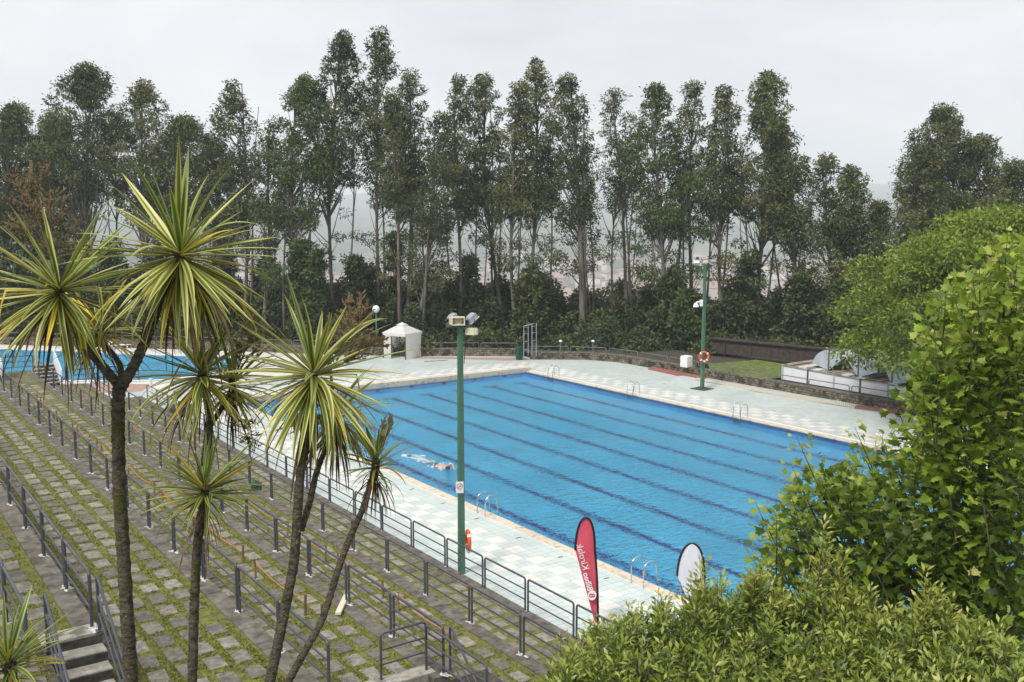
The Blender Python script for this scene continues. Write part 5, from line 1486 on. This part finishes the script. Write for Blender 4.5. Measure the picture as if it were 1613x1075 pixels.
# leaders that stick out past the outline
for (px, py, d, L) in ((1540,410,10.6,1.3),(1600,360,10.5,1.3),(1490,445,11,1.1),(1255,690,11.2,1.2),(1345,672,11.4,1.1),(1392,688,11.6,1.0),(1200,790,11.2,.9),(1215,870,11,1.0),(1450,520,11.6,.8),(1300,735,11.3,1.0),(1415,640,11.8,.8),(1185,880,10.8,.6)):
    tip = D(px, py, d); 
    dr = Vector((tip.x-tb0.x, tip.y-tb0.y, 0)).normalized()*.5+Vector((0,0,1.0))
    for k in range(3): shoots.append((tuple(tip+Vector((rs.uniform(-.12,.12),rs.uniform(-.12,.12),-k*.28))), L, tuple(dr), .16))
tk = []
g = D(1590, 1250, 12.8)
fork = D(1560, 1000, 12.3)
tk.append(([ (g.x,g.y,2.0), tuple(g), tuple(fork)], [.26,.22,.17]))
for (px, py, d) in ((1600,420,11),(1520,470,11),(1460,640,12),(1380,760,12),(1290,760,11.5),(1240,860,11.2),(1420,830,11),(1560,700,11.4),(1490,820,11.8)):
    e = D(px, py, d); mdl = fork.lerp(e, .5)+Vector((0,0,.1)); tk.append(([tuple(fork), tuple(mdl), tuple(e)], [.09,.055,.02]))
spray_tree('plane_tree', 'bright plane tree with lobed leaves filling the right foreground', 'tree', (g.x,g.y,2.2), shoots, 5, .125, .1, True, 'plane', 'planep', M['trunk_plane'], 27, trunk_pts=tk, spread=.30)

# laurel-like bush along the bottom right
BU = [(860,1100),(880,1060),(893,1010),(940,1000),(960,978),(1010,965),(1060,952),(1100,932),(1150,930),(1185,912),(1230,930),(1300,928),(1360,945),(1420,960),(1470,952),(1530,970),(1600,1010),(1640,1030),(1640,1120),(860,1120)]
shoots = []
while len(shoots) < 1500:
    px, py = rs.uniform(850,1640), rs.uniform(880,1115)
    if not inside(px, py, BU): continue
    d = 7.0+2.8*(1100-py)/220+rs.uniform(-.1,1.1)
    tip = D(px, py, d)
    dr = Vector((rs.uniform(-.4,.4), rs.uniform(-.4,.4)-.1, 1.0))
    shoots.append((tuple(tip), rs.uniform(.28,.55), tuple(dr), rs.uniform(-.12,.14)))
_ex = [(rs.uniform(870,1600), None, 9.2, rs.uniform(.4,.9)) for _ in range(34)]
_ex = [(a, float(np.interp(a,[870,900,960,1060,1185,1300,1420,1480,1600],[1058,1012,972,945,898,915,950,940,1005]))-rs.uniform(-14,10), c, l) for a, _, c, l in _ex]
for (px, py, d, L) in tuple(_ex)+((893,1000,9,.5),(925,985,9.3,.5),(1045,932,9.6,.55),(1005,955,9.4,.5),(1108,880,9.4,.9),(1085,905,9.5,.6),(1128,900,9.6,.8),(1180,905,9.7,.7),(1270,870,9.4,1.2),(1312,818,9.3,1.6),(1300,850,9.4,1.3),(1330,860,9.4,1.2),(1468,895,9.0,1.2),(1455,930,9.0,.9),(1490,925,9.2,.9),(1375,920,9.4,.7),(960,975,9.5,.5),(1210,890,9.8,.6),(870,1050,8.6,.4)):
    tip = D(px, py, d)
    for k in range(3): shoots.append((tuple(tip+Vector((rs.uniform(-.06,.06),rs.uniform(-.06,.06),-k*.1*L))), L, (rs.uniform(-.1,.1),rs.uniform(-.1,.1),1), .2))
bb = D(1250, 1200, 8.6)
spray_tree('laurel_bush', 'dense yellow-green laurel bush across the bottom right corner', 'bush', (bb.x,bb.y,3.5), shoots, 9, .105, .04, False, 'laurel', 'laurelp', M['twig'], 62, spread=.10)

# ------------------------------------------------------------------ cordylines
leafmesh = {}
def cord_leaf_mesh(elev, bend, w, seed, mtl, L=1.0, kink=0):
    rr = random.Random(seed); n = 9
    v = []; f = []; ac = []
    x = z = 0.0; a = elev; pts = []
    for i in range(n+1):
        t = i/n; pts.append((x, z, a, t))
        ds = L/n; a2 = a-bend*(.25+1.5*t)/n
        if kink and i == int(n*kink): a2 -= R(75)
        a = max(a2, R(-88)); x += math.cos(a)*ds; z += math.sin(a)*ds
    for (x_, z_, a_, t) in pts:
        wd = w*.5*min(1, .45+t*3.2)*(1-max(0,(t-.45)/.55)**1.7*.97)
        up = (-math.sin(a_), math.cos(a_))
        for s, u in ((-1,-1),(-.45,-.45),(0,0),(.45,.45),(1,1)):
            lift = abs(s)*wd*.35
            v.append((x_+up[0]*lift, s*wd, z_+up[1]*lift)); ac.append(u)
    for i in range(n):
        for j in range(4): f.append((i*5+j, i*5+j+1, (i+1)*5+j+1, (i+1)*5+j))
    me = bpy.data.meshes.new('leaf'); me.from_pydata(v, [], f); me.materials.append(M[mtl])
    me.polygons.foreach_set('use_smooth', [True]*len(f))
    at = me.attributes.new('across', 'FLOAT', 'POINT'); at.data.foreach_set('value', ac); me.update()
    return me
EL = [88, 76, 62, 48, 34, 20, 6, -10, -30, -55]
for mtl in ('cord', 'cordg', 'cordo'):
    for e in EL:
        leafmesh[(mtl, e)] = [cord_leaf_mesh(R(e), R(b), .054, e*7+i, mtl, kink=k_) for i, (b, k_) in enumerate(((4,0),(18,0),(38,0),(60,0),(30,.55)))]
leafmesh['dead'] = [cord_leaf_mesh(R(e), R(b), .030, 5, 'deadleaf') for e, b in ((-15,75),(-38,50),(-58,30),(-76,12),(-25,95))]
def rosette(parent, c, rad, nl, seed, mtl='cord', lo=-40, ndead=22, up=(0,0,1), yellow=.12):
    rr = random.Random(seed)
    q = MB(); q.lathe([(.032,-.16),(.045,-.04),(.035,.03),(.008,.08)], 8)
    o = q.build('rosette', M['bark_cord'], parent, loc=tuple(c), rot=(rr.uniform(-.14,.14), rr.uniform(-.14,.14), rr.uniform(0,6)))
    for i in range(nl):
        t = (i+.5)/nl                                   # 0 centre .. 1 outside
        e = 88-(88-lo)*t**.52+rr.uniform(-8,8)
        key = min(EL, key=lambda k: abs(k-e))
        mm = mtl if rr.random() > yellow*(t+.3) else 'cordo'
        if t < .32 and rr.random() < .6: mm = 'cordg'
        if t > .45 and mm == 'cord' and rr.random() < .10: mm = 'cordo'
        vi = rr.choices(range(5), weights=[5*(1-t)+1, 4, 3*t+.5, 2*t+.1, .35])[0]
        L = rad*(rr.uniform(.80,1.12) if rr.random() < .85 else rr.uniform(.5,.8))*(.72+.36*math.sin(math.pi*min(1,.25+t*.75)))
        link('leaf', leafmesh[(mm, key)][vi], o, loc=(0,0,.02-.10*t), rot=(rr.uniform(-.30,.30), R((key-e)*.6), i*2.39996+rr.uniform(-.45,.45)), sc=(L, L*rr.uniform(.8,1.35) if rad > .6 else L*1.15, L))
    for i in range(int(ndead*1.5)):
        a = rr.uniform(0,6.28); L = rad*rr.uniform(.5,1.2)
        link('dead_leaf', rr.choice(leafmesh['dead']), o, loc=(0,0,-.10-rr.uniform(0,.1)), rot=(0,0,a), sc=(L,L,L))
    return o
def panicle(parent, c, d, L, seed):
    LP = L
    rr = random.Random(seed); q = MB(); d = Vector(d).normalized()
    def twig(p, d, L, r, lvl):
        n = 5; pts = [p]
        for i in range(n):
            d = (d+Vector((rr.uniform(-.12,.12),rr.uniform(-.12,.12),rr.uniform(-.02,.10)))).normalized(); pts.append(pts[-1]+d*L/n)
        q.tube(pts, [r*(1-.6*i/n) for i in range(n+1)], 4 if lvl else 5, cap=False, mi=0)
        if lvl < 2:
            for k in range(16 if lvl == 0 else 8):
                t = .15+.85*k/(16 if lvl == 0 else 8); i = min(n-1, int(t*n)); pp = pts[i].lerp(pts[i+1], t*n-i)
                s = Vector((rr.uniform(-1,1),rr.uniform(-1,1),rr.uniform(-.5,1))); dd = (d*.7+s).normalized()
                twig(pp, dd, L*(.52 if lvl == 0 else .42)*(1.15-.6*t), r*.55, lvl+1)
        else:
            for k in range(9):
                t = k/8*n*.999; i = int(t); pp = pts[i].lerp(pts[i+1], t-i)+Vector((rr.uniform(-.006,.006),)*3)
                s = rr.uniform(.004,.0075)*min(1,LP/.75); q.obox(pp, (s,0,0),(0,s,0),(0,0,s), 1)
    twig(Vector(c), d, L, .012*min(1,L/.7), 0)
    q.build('flower_panicle', [M['panicle'], M['bead']], parent)
def cordyline(base_px, base_dist, zbase, label, stems, heads, pans=(), seed=0):
    b = D(base_px, 1075, base_dist); b = Vector((b.x, b.y, zbase))
    o = empty('cordyline_tree', tuple(b), label, 'tree')
    q = MB(); rr = random.Random(seed); moss = []
    for pts, r0, r1 in stems:
        W_ = [D(px, py, d)-b for px, py, d in pts]
        if pts[0][1] >= 1070:
            dn = (W_[0]-W_[1]).normalized(); W_.insert(0, W_[0]+dn*.5); W_.insert(0, Vector((W_[0].x+dn.x*.2, W_[0].y+dn.y*.2, 0)))
        # subdivide smoothly
        S = []
        for i in range(len(W_)-1):
            p0 = W_[max(0,i-1)]; p1_ = W_[i]; p2_ = W_[i+1]; p3 = W_[min(len(W_)-1,i+2)]
            m = 24
            for k in range(m):
                t = k/m
                S.append(.5*((2*p1_)+(-p0+p2_)*t+(2*p0-5*p1_+4*p2_-p3)*t*t+(-p0+3*p1_-3*p2_+p3)*t*t*t))
        S.append(W_[-1]); n = len(S)
        q.tube(S, [(r0+(r1-r0)*i/(n-1))*(1+.04*math.sin(i*1.3)+rr.uniform(-.05,.05)) for i in range(n)], 18, jit=.085, rnd=rr)
        for _ in range(int(420*r0/.09)):
            i = int(rr.random()**1.3*(n-2)); rr_ = (r0+(r1-r0)*i/(n-1)); a = rr.gauss(2.6, 1.0); pz = S[i]+Vector((math.cos(a)*rr_, math.sin(a)*rr_, rr.uniform(-.03,.03)))
            if math.sin(pz.z*3.1+base_px)+math.sin(pz.z*7.3+a) < .75: continue
            moss.append(pz)
    q.build('trunk', M['bark_cord'], o)
    if moss:
        rg = np.random.default_rng(seed); ms_ = np.repeat(np.array(moss), 10, 0)+rg.normal(size=(len(moss)*10,3))*.012
        v, qd, t = leaves(rg, ms_, unit(rg, len(ms_)), rg.uniform(.012,.026,len(ms_)), rg.uniform(.008,.016,len(ms_)), rg.uniform(.2,.9,len(ms_)))
        f = link('moss', npmesh('moss', v, qd, M['grass'], t), o); f['kind'] = 'stuff'
    for (px, py, d, rad, nl, mtl, lo, nd, sd) in heads: rosette(o, D(px,py,d)-b, rad, nl, sd, mtl, lo, nd)
    for (px, py, d, dx, dy, dz, L, sd) in pans:
        v = rt*dx+fw_*dy+Vector((0,0,dz)); panicle(o, D(px,py,d)-b, v, L, sd)
    return o
cordyline(207, 9.9, 4.2, 'tallest cordyline, thick trunk forking into three striped heads at left', [
    ([(207,1078,9.8),(196,900,9.85),(188,760,9.9),(186,640,9.9),(190,600,9.9)], .066, .058),
    ([(190,612,9.9),(160,575,9.85),(130,540,9.8),(112,500,9.75),(96,462,9.7)], .046, .030),
    ([(190,612,9.9),(190,580,10.1),(178,558,10.3),(166,545,10.4),(160,522,10.5)], .030, .020),
    ([(190,612,9.9),(214,570,9.8),(238,515,9.7),(258,455,9.7),(284,402,9.7)], .052, .036)],
    [(93,458,9.7,.90,120,'cord',-55,20,1),(158,519,10.5,.70,64,'cordo',-35,10,2),(284,402,9.7,1.04,140,'cord',-60,26,3)],
    [(95,440,10.1,-.35,.3,1.0,.95,4)], 1)
cordyline(303, 9.6, 4.2, 'slim middle cordyline with small green tuft halfway up its trunk', [
    ([(303,1078,9.6),(306,960,9.6),(311,860,9.6),(320,800,9.62),(322,740,9.8),(328,690,9.9),(330,665,9.9)], .046, .040),
    ([(330,672,9.9),(328,635,9.9),(316,612,9.9),(316,592,9.9)], .034, .026),
    ([(330,672,9.9),(345,650,9.95),(358,630,10.0),(366,606,10.0)], .028, .022)],
    [(318,590,9.9,.80,100,'cord',-55,12,11),(366,604,10.1,.60,56,'cord',-40,14,12),(323,772,9.5,.62,84,'cordg',-15,14,13)],
    [(370,600,10.3,.4,.1,1.0,.62,14),(372,640,10.0,.15,0,-1.0,.42,15)], 2)
cordyline(424, 9.3, 4.2, 'dark cordyline leaning right with broad drooping head at centre left', [
    ([(424,1078,9.2),(445,980,9.25),(462,890,9.3),(468,820,9.3),(474,740,9.35),(486,680,9.4),(492,640,9.4),(495,594,9.4)], .052, .038),
    ([(474,836,9.35),(488,790,9.5),(500,740,9.7),(518,695,9.8),(528,660,9.9)], .034, .024)],
    [(494,590,9.4,.92,128,'cord',-60,22,21),(529,655,9.9,.66,70,'cord',-50,24,22)],
    [(505,590,9.9,.75,.3,.85,.80,23),(505,590,9.8,.9,.1,.45,.62,24)], 3)
cordyline(452, 9.0, 4.2, 'thin bent cordyline with a small head above hanging dead leaves', [
    ([(452,1078,8.9),(478,1030,8.9),(508,975,9.0),(532,900,9.1),(550,850,9.2),(572,800,9.3),(588,745,9.4),(592,728,9.4)], .038, .026)],
    [(592,728,9.4,.48,46,'cordg',0,40,31)],
    [(600,715,9.6,.35,.3,1.0,.33,32)], 4)
b = D(12, 1045, 8.6)
o = empty('cordyline_tree', (b.x, b.y, 4.3), 'low spiky cordyline tuft in the bottom left corner', 'tree')
q = MB(); q.tube([(0,0,0),(.02,0,b.z-4.3)], [.05,.045], 10); q.build('trunk', M['bark_cord'], o)
rosette(o, Vector((0,0,b.z-4.3)), .58, 60, 41, 'cordg', 0, 6)
# planting bed the cordylines grow from (below the frame)
q = MB(); q.box(1.6, 4.6, 3.2, 7.2, 11.2, 4.32); tag(q.build('planting_bed', M['soil']), 'planting bed of bare soil around the cordyline trunks', 'bed', kind='structure')

# ------------------------------------------------------------------ swimmer
def swimmer():
    c = P(690, 733, WL)
    o = empty('person', tuple(c), 'swimmer doing front crawl in the blue water with dark cap', 'person', rz=R(183))
    # local +Y is the swimming direction
    V = {'pel':(0,0,-.06,.13),'bel':(0,.18,-.03,.12),'che':(0,.40,0.0,.15),'nec':(0,.58,0.0,.06),'hed':(0,.72,.02,.095),'hed2':(0,.80,.02,.085),
         'shl':(-.17,.46,.02,.065),'ell':(-.28,.72,.16,.045),'wrl':(-.20,.98,.02,.032),'hal':(-.19,1.08,-.01,.035),
         'shr':(.17,.44,-.02,.065),'elr':(.26,.20,-.20,.045),'wrr':(.24,-.02,-.28,.032),'har':(.24,-.10,-.28,.035),
         'hpl':(-.09,-.08,-.07,.09),'knl':(-.10,-.50,-.10,.062),'anl':(-.10,-.90,-.05,.04),'fol':(-.10,-1.06,-.06,.032),
         'hpr':(.09,-.08,-.08,.09),'knr':(.10,-.48,-.17,.062),'anr':(.10,-.88,-.20,.04),'for':(.10,-1.04,-.24,.032)}
    E2 = [('pel','bel'),('bel','che'),('che','nec'),('nec','hed'),('hed','hed2'),('che','shl'),('shl','ell'),('ell','wrl'),('wrl','hal'),('che','shr'),('shr','elr'),('elr','wrr'),('wrr','har'),('pel','hpl'),('hpl','knl'),('knl','anl'),('anl','fol'),('pel','hpr'),('hpr','knr'),('knr','anr'),('anr','for')]
    k = list(V); me = bpy.data.meshes.new('body'); me.from_pydata([V[a][:3] for a in k], [(k.index(a), k.index(b)) for a, b in E2], [])
    ob = bpy.data.objects.new('tmp', me); COL.objects.link(ob)
    ob.modifiers.new('s', 'SKIN'); sub = ob.modifiers.new('u', 'SUBSURF'); sub.levels = 2; sub.render_levels = 2
    for i, a in enumerate(k): me.skin_vertices[0].data[i].radius = (V[a][3],)*2
    me.skin_vertices[0].data[0].use_root = True
    dg = bpy.context.evaluated_depsgraph_get(); m2 = bpy.data.meshes.new_from_object(ob.evaluated_get(dg)); bpy.data.objects.remove(ob)
    m2.materials.clear(); m2.materials.append(M['skin'])
    link('body', m2, o)
    q = MB(); q.lathe([(.100,-.01),(.098,.05),(.075,.10),(.001,.125)], 14, c=(0,0,0), axis='Y'); q.build('swim_cap', M['swimcap'], o, loc=(0,.745,.025))
    q = MB(); q.lathe([(.145,-.12),(.15,0),(.135,.10)], 14, axis='Y'); q.build('swim_trunks', M['swimcap'], o, loc=(0,-.06,-.065), sc=(1.05,1,.85))
    rr = random.Random(8); q = MB()
    for i in range(90):
        x, y = rr.gauss(0,.16), rr.uniform(-2.6,-.6); s = rr.uniform(.02,.07)
        q.obox((x, y, .01), (s,s*.4,0), (-s*.5,s*1.4,0), (0,0,.006))
    for i in range(30):
        x, y = rr.choice((-.3,.3))+rr.gauss(0,.1), rr.uniform(-.2,.9); s = rr.uniform(.01,.035)
        q.obox((x, y, .02), (s,0,0), (0,s*1.3,0), (0,0,s*.6))
    x = q.build('splash', M['foam'], None, loc=tuple(c), rot=(0,0,R(183))); tag(x, 'white foam of kicking feet trailing behind the swimmer', 'splash', kind='stuff')
swimmer()
